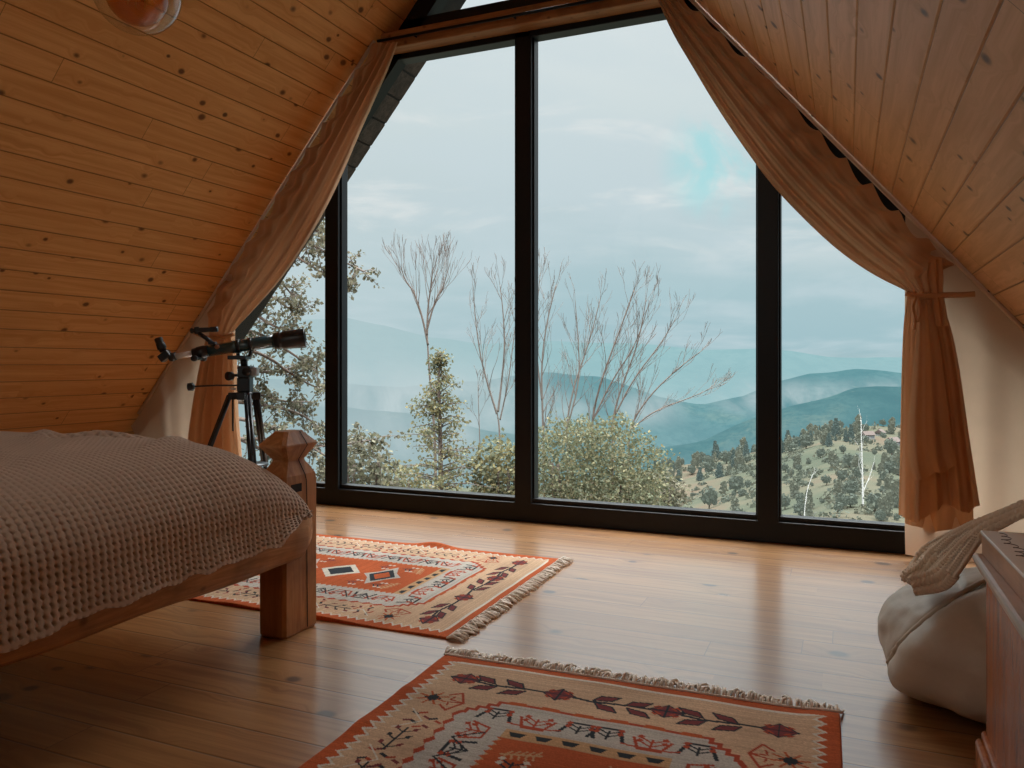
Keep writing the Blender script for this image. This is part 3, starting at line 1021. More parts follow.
# ------------------------------------------------------------------ rugs
RC = dict(o=(.50, .105, .03), b=(.61, .405, .26), g=(.52, .47, .41), k=(.028, .034, .04), m=(.20, .045, .045), r=(.42, .07, .03), w=(.66, .60, .50), c=(.56, .33, .17))
RWD, RLN, RS = 1.25, 1.80, .0034
def paint_rug():
    nx, ny = int(RWD / RS), int(RLN / RS)
    img = np.zeros((ny, nx, 3), np.float32)
    X, Y = np.meshgrid((np.arange(nx) + .5) * RS, (np.arange(ny) + .5) * RS)
    def fillp(poly, c):
        poly = np.array(poly); c = RC[c]
        x0, y0 = poly.min(0); x1, y1 = poly.max(0)
        i0, i1 = max(0, int(x0 / RS) - 1), min(nx, int(x1 / RS) + 2); j0, j1 = max(0, int(y0 / RS) - 1), min(ny, int(y1 / RS) + 2)
        if i0 >= i1 or j0 >= j1: return
        xx, yy = X[j0:j1, i0:i1], Y[j0:j1, i0:i1]
        ins = np.zeros(xx.shape, bool)
        n = len(poly)
        for a in range(n):
            ax, ay = poly[a]; bx, by = poly[(a + 1) % n]
            cond = (ay > yy) != (by > yy)
            with np.errstate(divide='ignore', invalid='ignore'):
                xi = (bx - ax) * (yy - ay) / (by - ay + 1e-12) + ax
            ins ^= cond & (xx < xi)
        img[j0:j1, i0:i1][ins] = c
    def line(p, q, w, c):
        p, q = np.array(p, float), np.array(q, float); d = q - p; L = np.hypot(*d) + 1e-9; n = np.array([-d[1], d[0]]) / L * w / 2
        e = d / L * w * .4
        fillp([p + n - e, q + n + e, q - n + e, p - n - e], c)
    def pl(pts, w, c):
        for a, b_ in zip(pts[:-1], pts[1:]): line(a, b_, w, c)
    def zig(x0, x1, y, step, amp):
        """zigzag polyline along x"""
        pts = []; n = int(round((x1 - x0) / step)); 
        for i in range(n + 1): pts.append((x0 + (x1 - x0) * i / n, y + (amp if i % 2 else -amp)))
        return pts
    W_, L_ = RWD, RLN
    img[:] = RC['o']
    # beige field with zigzag long sides
    zl = [(.062 + (.016 if i % 2 else -.012), .055 + (L_ - .11) * i / 84) for i in range(85)]
    zr = [(W_ - x, y) for x, y in zl]
    out = [(x - .012, y) for x, y in zl]; outr = [(W_ - x, y) for x, y in out]
    fillp([(.085, .042)] + out + [(.085, L_ - .042), (W_ - .085, L_ - .042)] + outr[::-1] + [(W_ - .085, .042)], 'w')
    fillp([(.09, .054)] + zl + [(.09, L_ - .054), (W_ - .09, L_ - .054)] + zr[::-1] + [(W_ - .09, .054)], 'b')
    def T(fx, fy):
        return lambda x, y: ((W_ - x if fx else x), (L_ - y if fy else y))
    def diamond(t, x, y, rx, ry):
        fillp([t(x - rx, y), t(x, y - ry), t(x + rx, y), t(x, y + ry)], 'm')
        for dx, dy in ((-.5, -.5), (.5, -.5), (-.5, .5), (.5, .5)):
            fillp([t(x + dx * rx - .3 * rx, y + dy * ry), t(x + dx * rx, y + dy * ry - .3 * ry), t(x + dx * rx + .3 * rx, y + dy * ry), t(x + dx * rx, y + dy * ry + .3 * ry)], 'r')
        line(t(x - rx, y), t(x + rx, y), .006, 'k'); line(t(x, y - ry), t(x, y + ry), .006, 'k')
        for a, b_ in (((x - rx, y), (x, y - ry)), ((x, y - ry), (x + rx, y)), ((x + rx, y), (x, y + ry)), ((x, y + ry), (x - rx, y))): line(t(*a), t(*b_), .004, 'k')
    def leaf(t, x, y, sx, sy):
        p = [(x, y), (x + .055 * sx, y - .012 * sy), (x + .075 * sx, y - .045 * sy), (x + .018 * sx, y - .034 * sy)]
        fillp([t(*q) for q in p], 'm')
        pl([t(*q) for q in p + [p[0]]], .006, 'k')
    def tree(t, x, y, h, c, c2, n=3, dx=0):
        """little branching motif standing at x, y and growing to -y"""
        line(t(x, y), t(x + dx, y - h), .007, c)
        for i in range(n):
            f = (i + .6) / (n + .3)
            for s in (-1, 1):
                bx, by = x + dx * f, y - h * f
                line(t(bx, by), t(bx + s * .032, by - .022), .006, c)
                fillp([t(bx + s * .030, by - .016), t(bx + s * .044, by - .022), t(bx + s * .036, by - .036), t(bx + s * .022, by - .03)], c2)
    for fy in (0, 1):
        for fx in (0, 1):
            t = T(fx, fy)
            # vine along the end: half of it per mirror
            xs = [.155, .465, .785, 1.09]
            if fx == 0:
                for i in range(3):
                    a, b_ = xs[i], xs[i + 1]
                    st = [(a + .03, .155 + .012), (a + .10, .178), (a + .155, .172), (a + .215, .165), (b_ - .03, .165)]
                    pl([t(*q) for q in st], .011, 'k')
                    for q, s in ((.105, 1), (.20, 1)):
                        leaf(t, a + q, .168, -1 if i != 1 else 1, 1)
                        leaf(t, a + q + .01, .180, -1 if i != 1 else 1, -1)
                for i, x in enumerate(xs): diamond(t, x, .165 + (0 if i % 2 else -.004), .052, .042)
            # star with a wing in each corner
            fillp([t(.095, .325), t(.125, .30), t(.155, .325), t(.125, .35)], 'k')
            for a in range(8):
                an = a * PI / 4 + .3
                line(t(.125 + .02 * math.cos(an), .325 + .02 * math.sin(an)), t(.125 + .048 * math.cos(an), .325 + .042 * math.sin(an)), .007, 'o')
            pl([t(.165, .29), t(.195, .265), t(.225, .325), t(.195, .385), t(.165, .36)], .008, 'r')
            pl([t(.225, .325), t(.18, .318), t(.185, .295)], .006, 'r'); pl([t(.225, .325), t(.18, .335), t(.185, .355)], .006, 'r')
            # flecked triangles along the long side
            for k, yy in enumerate((.47, .70, .86)):
                for i in range(9):
                    ux, uy = .115 + .022 * (i % 5), yy - .045 + .028 * (i // 2) * (1 if i % 2 else .6)
                    cc = 'k' if (i + k) % 3 == 0 else ('r' if (i + k) % 3 == 1 else 'm')
                    line(t(ux, uy), t(ux + .016, uy + .008 * (-1 if i % 2 else 1)), .010, cc)
                pl([t(.105, yy - .06), t(.165, yy), t(.105, yy + .06)], .004, 'w')
            # a dark sprig between them
            for yy in (.585, .785):
                line(t(.15, yy - .065), t(.15, yy + .065), .006, 'k')
                for s in (-1, 1):
                    for q in (-.045, .0, .045):
                        px, py = .15 + s * .012, yy + q
                        line(t(.15, py + .008), t(px + s * .012, py - .008), .005, 'k')
                        fillp([t(px + s * .008, py - .004), t(px + s * .022, py - .008), t(px + s * .024, py - .026), t(px + s * .010, py - .022)], 'm' if q else 'k')
    # grey band with stepped corners, red brown stepped outline
    def band(ins, stp):
        x0, y0 = .245 + ins, .285 + ins
        pts = []
        n = 6
        for i in range(n):   # stepped diagonal corner
            pts.append((x0 + .10 * (1 - i / n) * 0 + .0, 0)) if False else None
        cx = .095
        A = [(x0, y0 + cx)]
        for i in range(4):
            A += [(x0 + cx * (i + .5) / 4 - .0, y0 + cx * (1 - i / 4)), (x0 + cx * (i + .5) / 4, y0 + cx * (1 - (i + 1) / 4))]
        A += [(x0 + cx, y0)]
        B_ = [(W_ - x, y) for x, y in A][::-1]
        C_ = [(W_ - x, L_ - y) for x, y in A]
        D_ = [(x, L_ - y) for x, y in A][::-1]
        def side(xx, ya, yb, dirn):
            n = 2 * int(abs(yb - ya) / stp / 2)
            return [(xx + dirn * (.012 if i % 2 else -.004), ya + (yb - ya) * i / n) for i in range(n + 1)]
        R1 = side(W_ - x0, y0 + cx, L_ - y0 - cx, 1)
        L1 = side(x0, L_ - y0 - cx, y0 + cx, -1)
        return A + B_ + R1 + C_ + D_ + L1
    fillp(band(-.012, .028), 'r'); fillp(band(.0, .028), 'g')
    for fy in (0, 1):
        t = T(0, fy)
        for i in range(6):  # scallops on the end of the band
            x = .375 + i * .1
            fillp([t(x - .034, .286), t(x - .024, .264), t(x + .024, .264), t(x + .034, .286)], 'o')
    # motifs round the band: dark frames and red hooks linked by a zigzag line
    def motif_dark(t, x, y):
        pl([t(x - .048, y + .035), t(x - .03, y - .03), t(x + .03, y - .03), t(x + .048, y + .035)], .011, 'k')
        tree(t, x, y + .03, .045, 'k', 'r', 2)
    def motif_red(t, x, y):
        pl([t(x - .05, y - .02), t(x - .03, y + .035), t(x + .03, y + .035), t(x + .05, y - .02)], .009, 'r')
        tree(t, x, y + .03, .05, 'r', 'r', 2)
    for fy in (0, 1):
        t = T(0, fy)
        for i, x in enumerate((.345, .465, .585, .665, .785, .905)):
            (motif_dark if i in (0, 2, 3, 5) else motif_red)(t, x, .355 + (.012 if i in (1, 4) else 0))
        pl([t(.39, .39), t(.415, .395), t(.515, .395), t(.54, .385)], .007, 'r')
        pl([t(.71, .39), t(.735, .395), t(.835, .395), t(.86, .385)], .007, 'r')
    for fx in (0, 1):
        n = 9
        for i in range(n):
            y = .47 + (L_ - .94) * i / (n - 1)
            t2 = (lambda a, b_, y=y, fx=fx: ((W_ - (.322 + b_) if fx else .322 + b_), y + a))
            (motif_dark if i % 2 else motif_red)(t2, 0, 0)
        z = []
        for i in range(n * 2 - 1):
            y = .47 + (L_ - .94) * i / (2 * n - 2); xx = .355 if i % 2 == 0 else .285
            z.append(((W_ - xx) if fx else xx, y))
        pl(z, .006, 'k')
    # red medallion with beige edge and dark domes
    fx0, fy0 = .40, .425
    fillp([(fx0, fy0), (W_ - fx0, fy0), (W_ - fx0, L_ - fy0), (fx0, L_ - fy0)], 'c')
    for fy in (0, 1):
        t = T(0, fy)
        for i in range(6):
            x = fx0 + .04 + i * .074
            fillp([t(x - .026, fy0 + .012), t(x + .026, fy0 + .012), t(x + .014, fy0 + .036), t(x - .014, fy0 + .036)], 'k')
    zz = [(fx0 + (.012 if i % 2 else -.01), fy0 + .05 + (L_ - 2 * fy0 - .10) * i / 60) for i in range(61)]
    fillp(zz + [(W_ - x, y) for x, y in zz][::-1], 'o')
    for fy in (0, 1):
        for fx in (0, 1):
            t = T(fx, fy)
            line(t(.44, .56), t(.54, .535), .008, 'c')
            for i in range(5):
                bx, by = .45 + .018 * i, .557 - .0045 * i
                line(t(bx, by), t(bx + .014, by - .022), .006, 'c'); line(t(bx, by), t(bx + .006, by + .024), .006, 'c')
    for fy in (0, 1):
        t = T(0, fy)
        x, y = W_ / 2, .67
        fillp([t(x - .15, y), t(x - .05, y - .05), t(x, y - .10), t(x + .05, y - .05), t(x + .15, y), t(x + .05, y + .05), t(x, y + .10), t(x - .05, y + .05)], 'g')
        fillp([t(x - .10, y), t(x, y - .07), t(x + .10, y), t(x, y + .07)], 'k')
        fillp([t(x - .06, y), t(x, y - .045), t(x + .06, y), t(x, y + .045)], 'o')
        for s in (-1, 1):
            tree(t, x + s * .14, y - .03, .05, 'k', 'w', 2); tree(t, x + s * .14, y + .10, .05, 'm', 'w', 2)
    fillp([(W_ / 2 - .12, L_ / 2), (W_ / 2, L_ / 2 - .11), (W_ / 2 + .12, L_ / 2), (W_ / 2, L_ / 2 + .11)], 'w')
    fillp([(W_ / 2 - .08, L_ / 2), (W_ / 2, L_ / 2 - .075), (W_ / 2 + .08, L_ / 2), (W_ / 2, L_ / 2 + .075)], 'k')
    # weave: faint horizontal lines
    rs = np.random.RandomState(3)
    img *= (1 + .07 * rs.randn(ny, 1, 1)) * (1 + .09 * rs.randn(ny, nx, 1))
    cl = np.kron(rs.randn(ny // 40 + 1, nx // 40 + 1), np.ones((40, 40)))[:ny, :nx]
    for ax in (0, 1):
        cl = sum(np.roll(cl, s, ax) for s in range(-20, 21, 2)) / 21
    img *= (1 + .10 * cl)[..., None]
    return np.clip(img, 0, 1), X, Y
RUG_IMG, RUG_X, RUG_Y = paint_rug()

def make_rug(name, origin, ang, label, wave, shear=0.0, seed=1):
    """origin: the corner of the fringed end; local x across, local y along the rug (away from the fringed end)"""
    r = empty(name, origin, ang, label, 'rug', None)
    X, Y = RUG_X, RUG_Y
    z = .006 + 0 * X
    for (px, py, rx, ry, h) in wave:
        z = z + h * np.exp(-((X - px) / rx) ** 2 - ((Y - py) / ry) ** 2)
    z = z + .0012 * (np.sin(X * 21 + 2) * np.sin(Y * 17)) + .0012
    P = np.stack([X + shear * Y, Y, z], -1)
    # thickness: fold the border down to the floor
    P[0, :, 2] = P[-1, :, 2] = .001; P[:, 0, 2] = P[:, -1, 2] = .001
    np_grid_object('woven_field', P, M['rug'], RUG_IMG, r)
    rnd = random.Random(seed)
    for end in (0, 1):
        b = MB()
        n = 120
        for i in range(n):
            x = (i + .5) / n * RWD + rnd.uniform(-.003, .003)
            y0 = 0 if end == 0 else RLN
            sg = -1 if end == 0 else 1
            x += shear * y0
            ln = rnd.uniform(.045, .075)
            dx = rnd.uniform(-.030, .030)
            zt = rnd.uniform(.006, .02)
            j = min(RUG_X.shape[1] - 1, max(0, int((i + .5) / n * RUG_X.shape[1])))
            zb = float(z[2 if end == 0 else -3, j])
            pts = [(x, y0 - sg * .004, zb + .001), (x + dx * .2, y0 + sg * ln * .3, zb * .6 + zt), (x + dx * .7, y0 + sg * ln * .7, zt * .7 + .003), (x + dx, y0 + sg * ln, .004)]
            b.tube(pts, [.0030, .0042, .0045, .003], 5)
            if rnd.random() < .7:
                x2 = x + rnd.uniform(-.006, .006)
                pts = [(x2, y0 - sg * .004, zb), (x2 - dx * .3, y0 + sg * ln * .4, zt), (x2 - dx * 1.1, y0 + sg * ln * .8, .005)]
                b.tube(pts, [.003, .004, .003], 5)
        b.tube([(shear * y0 + RWD * k / 40, y0 - sg * .001, float(z[2 if end == 0 else -3, min(RUG_X.shape[1] - 1, int(RUG_X.shape[1] * k / 40))]) + .001) for k in range(41)], .0045, 6)
        b.build('fringe', M['fringe'], r)
    return r
p1 = PZ(563, 561, 0)
# far rug: fringed end faces right; local y runs to the left
make_rug('kilim_rug', (-1.325, 2.515, 0), math.radians(90.3), 'orange and beige woven kilim lying beside the bed post near the window', [(1.24, .72, .03, .10, .022), (.0, .62, .05, .16, .010), (.02, 1.0, .04, .1, .008), (.62, .35, .5, .02, .004)], seed=3)
# near rug: fringed end faces the window
rg2 = make_rug('kilim_rug', (-1.262, 2.372, 0), math.radians(1.4), 'orange and beige woven kilim cut off by the bottom of the picture, nearest the camera', [(1.22, .05, .06, .06, .012), (.03, .55, .03, .05, .010), (.03, .30, .03, .04, .008), (.5, .05, .3, .02, .004)], seed=8)
# its length runs toward the camera: mirror local y
rg2.scale = (1, -1, 1)

# ------------------------------------------------------------------ beanbag
BC = Vector((.428, 2.68, 0))
bean = empty('beanbag', BC, 0, 'grey beige leather beanbag slumped beside the wooden chest', 'beanbag')
bm = bmesh.new()
bmesh.ops.create_icosphere(bm, subdivisions=6, radius=1)
def pear(n):
    a = math.atan2(n.y, n.x); z = n.z
    rad = math.sqrt(max(0, 1 - z * z))
    prof = (.345 + .010 * math.sin(3 * a + .5)) * (1 - .20 * max(0, z) ** 1.4 + .03 * max(0, -z))
    zz = .185 + .205 * z if z > 0 else .185 + .183 * math.copysign(abs(z) ** .62, z)
    return Vector((prof * rad ** .82 * math.cos(a), prof * rad ** .82 * math.sin(a), zz))
import mathutils
from mathutils.bvhtree import BVHTree
for v in bm.verts: v.co = pear(v.co.normalized())
bm.faces.ensure_lookup_table()
bv0 = BVHTree.FromBMesh(bm)
def hit(x, y):
    d = Vector(ray(x, y)).normalized()
    h = bv0.ray_cast(Vector((0, 0, EYE)) - BC, d)
    return h[0]
sA, sB = hit(898, 646), hit(984, 580)
sC = Vector((.12, .27, .30))
seam_n = (sB - sA).cross(sC - sA).normalized()
if seam_n.z < 0: seam_n = -seam_n
seam_o = (sA + sB + sC) / 3
cr_n = Vector((.80, -.42, -.30)).normalized()      # crease in the left flank
cr_o = hit(886, 632) if hit(886, 632) is not None else sA
for v in bm.verts:
    p = v.co.copy()
    n = (p - Vector((0, 0, .17))).normalized()
    d = (p - seam_o).dot(seam_n)
    top = d > 0
    p -= n * .010 * math.exp(-(d / .011) ** 2)
    if top: p += n * (.005 if p.x > -.12 else -.010) * math.exp(-((d - .06) / .05) ** 2)
    elif p.x < -.1: p += n * .030 * math.exp(-((d + .07) / .06) ** 2) * min(1, (-.1 - p.x) / .1)      # the upper panel bulges over the seam
    d2 = (p - cr_o).dot(cr_n)
    if not top: p -= n * .018 * math.exp(-(d2 / .018) ** 2)
    for (kx, ky, kz, rr, am) in ((.02, -.30, .16, .03, .008), (-.10, -.30, .12, .025, .008), (.08, -.30, .22, .03, -.006)):
        p -= n * am * math.exp(-((p - Vector((kx, ky, kz))).length / (rr * 2.2)) ** 2)
    dd = (Vector((p.x, p.y)) - Vector((-.10, .03))).length
    if p.z > .28: p.z -= .02 * math.exp(-(dd / .12) ** 2)
    p += n * (.006 * mnoise.noise(n * 4) + .004 * mnoise.noise(n * 9))
    p.z = max(.001, p.z)
    v.co = p
me = bpy.data.meshes.new('cover'); bm.to_mesh(me); bm.free()
me.polygons.foreach_set('use_smooth', [True] * len(me.polygons)); me.materials.append(M['bean'])
o = bpy.data.objects.new('cover', me); COL.objects.link(o); o.parent = bean
bv = BVHTree.FromPolygons([v.co.copy() for v in me.vertices], [tuple(p.vertices) for p in me.polygons])
u1 = seam_n.orthogonal().normalized(); u2 = seam_n.cross(u1)
loop = []
for k in range(121):
    a = 2 * PI * k / 120
    dvec = u1 * math.cos(a) + u2 * math.sin(a)
    h = bv.ray_cast(seam_o + dvec * 1.2, -dvec)
    if h[0] is not None and h[0].z > .02: loop.append(h[0] + dvec * .010)
MB().tube(loop, .0075, 8).build('piping', M['beanseam'], bean)

# ------------------------------------------------------------------ chest
CXL, CYF = .288, 2.225
chest = empty('wooden_chest', (CXL + .35, 1.6, 0), 0, 'red brown varnished wooden chest with moulded rim, against the right edge', 'chest')
b = MB(); b.box((CXL + .022, 1.02, .10), (CXL + .70, CYF - .022, .505), bevel=.006); child(b.build('body', M['chest']), chest)
b = MB()
b.box((CXL + .004, 1.0, .497), (CXL + .72, CYF - .004, .512), bevel=.005)
b.box((CXL - .004, .99, .511), (CXL + .73, CYF + .004, .533), bevel=.009)
child(b.build('rim', M['chest_edge']), chest)
b = MB(); b.box((CXL + .0, .98, 0), (CXL + .73, CYF - .01, .085), bevel=.01); b.box((CXL + .012, .99, .085), (CXL + .715, CYF - .018, .108), bevel=.008)
child(b.build('plinth', M['chest']), chest)
# painted box lying on the chest, turned a little
bang = math.radians(1.8)
bx = empty('wooden_box', (.300, 2.235, .533), bang, 'flat wooden box with dark scroll line on its pale lid border, lying on the chest', 'box')
b = MB(); b.box((.003, -1.05, 0), (.42, -.02, .050), bevel=.003); b.build('case', M['boxwood'], bx)
b = MB(); b.box((0, -1.053, .050), (.105, -.017, .058), bevel=.002); b.box((.32, -1.053, .050), (.423, -.017, .058), bevel=.002); b.box((.105, -.12, .050), (.32, -.017, .058)); b.build('lid_border', M['boxtop'], bx)
b = MB(); b.box((.104, -1.04, .050), (.321, -.119, .057)); b.build('lid_panel', M['chest'], bx)
b = MB()
pts = []
for i in range(420):
    t = i / 419
    y = -.05 - .97 * t
    pts.append(Vector((.036 + .009 * math.sin(t * 150) + .006 * math.sin(t * 47), y + .008 * math.cos(t * 150), .0585)))
b.tube(pts, .0009, 4)
b.build('scroll', M['scroll'], bx)

# ------------------------------------------------------------------ knitted throw
def throw():
    A = [(1040, 498, 2.27), (1024, 505, 2.29), (998, 517, 2.32), (972, 528, 2.38), (952, 536, 2.50), (936, 543, 2.62), (922, 551, 2.72), (913, 563, 2.68), (903, 578, 2.56)]
    Bq = [(1040, 508, 2.20), (1024, 514, 2.22), (1004, 524, 2.23), (985, 533, 2.25), (976, 545, 2.29), (964, 562, 2.36), (955, 575, 2.42), (944, 586, 2.46), (914, 590, 2.47)]
    na, nb = 150, 60
    PA = resample(smooth_poly([PY(*q) for q in A]), [i / na for i in range(na + 1)])
    PB = resample(smooth_poly([PY(*q) for q in Bq]), [i / na for i in range(na + 1)])
    rows = []
    for i in range(na + 1):
        t = i / na
        row = []
        for j in range(nb + 1):
            s = j / nb
            p = PA[i].lerp(PB[i], s)
            f = .012 * math.sin(2 * PI * 2.4 * s + 1.0 + t * 1.3) * (.3 + .7 * min(1, t / .5)) + .020 * math.sin(PI * s) * (.25 + .75 * min(1, t / .5))
            row.append(p + Vector((-.2, -.3, 1)).normalized() * f)
        rows.append(row)
    return np.array([[tuple(p) for p in r] for r in rows])
tw = throw()
# knit loops as relief
du = np.gradient(tw, axis=1); dv = np.gradient(tw, axis=0)
nr = np.cross(du, dv); nr /= np.linalg.norm(nr, axis=-1, keepdims=True) + 1e-9
nr *= np.sign(nr[..., 2:3] + .001)
I, J = np.meshgrid(np.arange(tw.shape[1]), np.arange(tw.shape[0]))
# refine the grid for the stitches
def refine(P, k):
    n0, n1 = P.shape[:2]
    a = np.linspace(0, n0 - 1, (n0 - 1) * k + 1); i = np.minimum(a.astype(int), n0 - 2); f = (a - i)[:, None, None]
    Q = P[i] * (1 - f) + P[i + 1] * f
    a = np.linspace(0, n1 - 1, (n1 - 1) * k + 1); i = np.minimum(a.astype(int), n1 - 2); f = (a - i)[None, :, None]
    return Q[:, i] * (1 - f) + Q[:, i + 1] * f
tw = refine(tw, 3)
du = np.gradient(tw, axis=1); dv = np.gradient(tw, axis=0)
nr = np.cross(du, dv); nr /= np.linalg.norm(nr, axis=-1, keepdims=True) + 1e-9
nr *= np.sign(nr[..., 2:3] + .001)
JJ, II = np.meshgrid(np.linspace(0, 1, tw.shape[1]), np.linspace(0, 1, tw.shape[0]))
st = np.abs(np.sin(II * PI * 38 + 1.1 * np.sin(JJ * PI * 2 * 11))) ** .7 * np.abs(np.sin(JJ * PI * 11)) ** .6
tw = tw + nr * ((st - .5) * .016)[..., None]
tag(thick(np_grid_object('knitted_throw', tw, M['knit']), .006), 'brown chunky knitted throw draped from the chest onto the beanbag', 'throw')

# ------------------------------------------------------------------ pendant lamp
pc = PY(137, -9, 1.65)
pend = empty('pendant_lamp', (pc.x, pc.y, pc.z), 0, 'clear glass globe pendant with amber bulb hanging at the top of the picture', 'lamp')
GR = .120
prof = []
for i in range(41):
    a = -PI / 2 + (PI * .90) * i / 40
    prof.append((GR * math.sin(a), max(0, GR * math.cos(a))))
b = MB(); b.lathe(prof, 48); b.build('globe', M['clear'], pend)
br = .085
prof = [(-.075 + br * math.sin(a) - .0, br * math.cos(a)) for a in [(-PI / 2 + PI * .78 * i / 24) for i in range(25)]]
prof = [(z + .065, max(r, 0)) for z, r in prof] + [(.10, .018), (.115, .016)]
b = MB(); b.lathe(prof, 40); b.build('bulb', M['amber'], pend)
b = MB(); b.lathe([(.095, .012), (.098, .022), (.112, .040), (.125, .040), (.15, .024), (.19, .022), (.2, .008)], 28); b.build('cap', M['brass'], pend)
b = MB(); b.tube([(0, 0, .19), (0, 0, ZR - K * abs(pc.x - XR) - pc.z - .02)], .004, 8); b.build('cord', M['cord'], pend)
b = MB()
for k in range(6):
    a = k * PI / 3
    b.tube([(.02 * math.cos(a), .02 * math.sin(a), .06), (.026 * math.cos(a + .5), .026 * math.sin(a + .5), -.04)], .0012, 5)
b.build('filament', M['brass'], pend)
b = MB(); b.lathe([(-.03, .0), (-.03, .05), (0, .055), (0, 0)], 24, 0, Matrix.Translation((0, 0, ZR - K * abs(pc.x - XR) - pc.z - .0))); b.build('canopy', M['brass'], pend)

# ------------------------------------------------------------------ the view outside
def haze_mat(name, stops, nscale, mist=None, emis=.75, seed=0.0, patch=None):
    """hill colour by noise; air haze and low mist are mixed into the glowing colour"""
    m, nt, out = new_mat(name)
    N = NT(nt)
    g = N.n('ShaderNodeNewGeometry')
    pos = N.xyz(g.outputs['Position'])
    vec = N.comb(N.math('ADD', pos[0], seed), pos[1], N.math('MULTIPLY', pos[2], 2.0))
    n1 = N.noise(vec, nscale, 5, .6, .3)
    c = N.ramp(n1, stops)
    n4 = N.noise(vec, nscale * 9, 4, .7)
    c = N.mix(N.math('MULTIPLY', N.smooth(n4, .42, .62), .6), c, stops[0][1])
    if patch:
        n3 = N.noise(vec, nscale * patch[0], 3, .6, .5)
        c = N.mix(N.smooth(n3, patch[1], patch[1] + .08), c, patch[2])
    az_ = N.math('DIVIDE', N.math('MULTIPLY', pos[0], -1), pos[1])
    c = N.mix(N.math('MULTIPLY', N.smooth(az_, .22, .68), .62), c, (.50, .605, .635))  # paler leftwards: mist painted into the hill colour
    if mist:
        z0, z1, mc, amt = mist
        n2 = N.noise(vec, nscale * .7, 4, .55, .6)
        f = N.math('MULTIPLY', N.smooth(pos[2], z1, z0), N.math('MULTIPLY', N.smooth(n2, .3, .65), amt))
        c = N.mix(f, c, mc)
    d = N.n('ShaderNodeBsdfDiffuse'); N.set(d.inputs[0], c)
    e = N.n('ShaderNodeEmission'); N.set(e.inputs[0], c); e.inputs[1].default_value = 1  # emission stands in for daylight scattered by the haze
    mx = N.n('ShaderNodeMixShader'); mx.inputs[0].default_value = emis
    nt.links.new(d.outputs[0], mx.inputs[1]); nt.links.new(e.outputs[0], mx.inputs[2])
    nt.links.new(mx.outputs[0], out.inputs[0])
    return m


def ridge(name, prof, D, drop, back, mat, rough=.0, seed=0, n=160, rows=14):
    """a hill at distance D whose skyline follows the azimuth profile [(x, y)]; falls by `drop` towards the room over `back` metres"""
    xs = np.linspace(prof[0][0], prof[-1][0], n)
    ys = np.interp(xs, [p[0] for p in prof], [p[1] for p in prof])
    P = np.zeros((rows + 3, n, 3))
    for i in range(n):
        top = W(xs[i], ys[i], D)
        dirv = Vector((top.x, top.y, 0)).normalized()
        for k in range(rows + 1):
            t = k / rows
            q = top - dirv * back * t
            z = top.z - drop * (t ** 1.15)
            nz = mnoise.fractal(Vector((q.x, q.y, seed)) / (D * .09), 1, 2, 5)
            P[k + 2, i] = (q.x, q.y, z + rough * nz * min(1, .3 + t * 2))
        for k, (bk, dz) in enumerate(((.5 * back, drop), (.2 * back, drop * .12))):
            q = top + dirv * bk
            P[k, i] = (q.x, q.y, top.z - dz)
    o = np_grid_object(name, P, mat)
    return tag(o, kind='structure')


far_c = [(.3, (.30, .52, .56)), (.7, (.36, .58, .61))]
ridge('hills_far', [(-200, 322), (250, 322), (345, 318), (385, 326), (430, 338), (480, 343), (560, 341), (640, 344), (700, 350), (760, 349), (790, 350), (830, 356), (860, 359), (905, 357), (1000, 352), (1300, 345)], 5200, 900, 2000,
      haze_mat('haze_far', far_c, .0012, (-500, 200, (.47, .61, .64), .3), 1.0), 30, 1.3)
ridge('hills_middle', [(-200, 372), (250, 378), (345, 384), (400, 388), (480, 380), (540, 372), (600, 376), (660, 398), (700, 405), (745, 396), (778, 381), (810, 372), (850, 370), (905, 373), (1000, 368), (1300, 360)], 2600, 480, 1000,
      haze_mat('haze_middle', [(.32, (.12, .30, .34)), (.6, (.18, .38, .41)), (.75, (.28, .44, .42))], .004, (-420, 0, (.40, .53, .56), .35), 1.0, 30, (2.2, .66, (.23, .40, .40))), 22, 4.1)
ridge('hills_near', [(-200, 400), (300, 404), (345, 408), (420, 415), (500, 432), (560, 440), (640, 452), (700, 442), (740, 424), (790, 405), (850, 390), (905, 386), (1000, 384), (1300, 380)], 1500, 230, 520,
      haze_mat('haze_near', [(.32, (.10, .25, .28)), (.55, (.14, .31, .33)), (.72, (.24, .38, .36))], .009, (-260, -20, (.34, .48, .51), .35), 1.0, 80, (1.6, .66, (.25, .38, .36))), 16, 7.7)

# mist lying in the valley
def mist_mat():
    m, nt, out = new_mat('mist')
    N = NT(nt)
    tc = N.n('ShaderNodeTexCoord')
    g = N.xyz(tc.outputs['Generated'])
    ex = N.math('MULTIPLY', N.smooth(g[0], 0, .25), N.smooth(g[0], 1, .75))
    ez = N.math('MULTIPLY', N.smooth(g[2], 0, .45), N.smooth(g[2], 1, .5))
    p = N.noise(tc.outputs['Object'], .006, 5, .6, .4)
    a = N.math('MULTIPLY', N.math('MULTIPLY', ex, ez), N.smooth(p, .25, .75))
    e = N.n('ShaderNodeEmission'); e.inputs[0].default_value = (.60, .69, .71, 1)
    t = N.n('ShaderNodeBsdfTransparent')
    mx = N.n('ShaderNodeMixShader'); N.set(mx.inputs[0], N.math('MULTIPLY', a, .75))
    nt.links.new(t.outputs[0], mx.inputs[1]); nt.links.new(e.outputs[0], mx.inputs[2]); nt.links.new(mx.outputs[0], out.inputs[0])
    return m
MM = mist_mat()
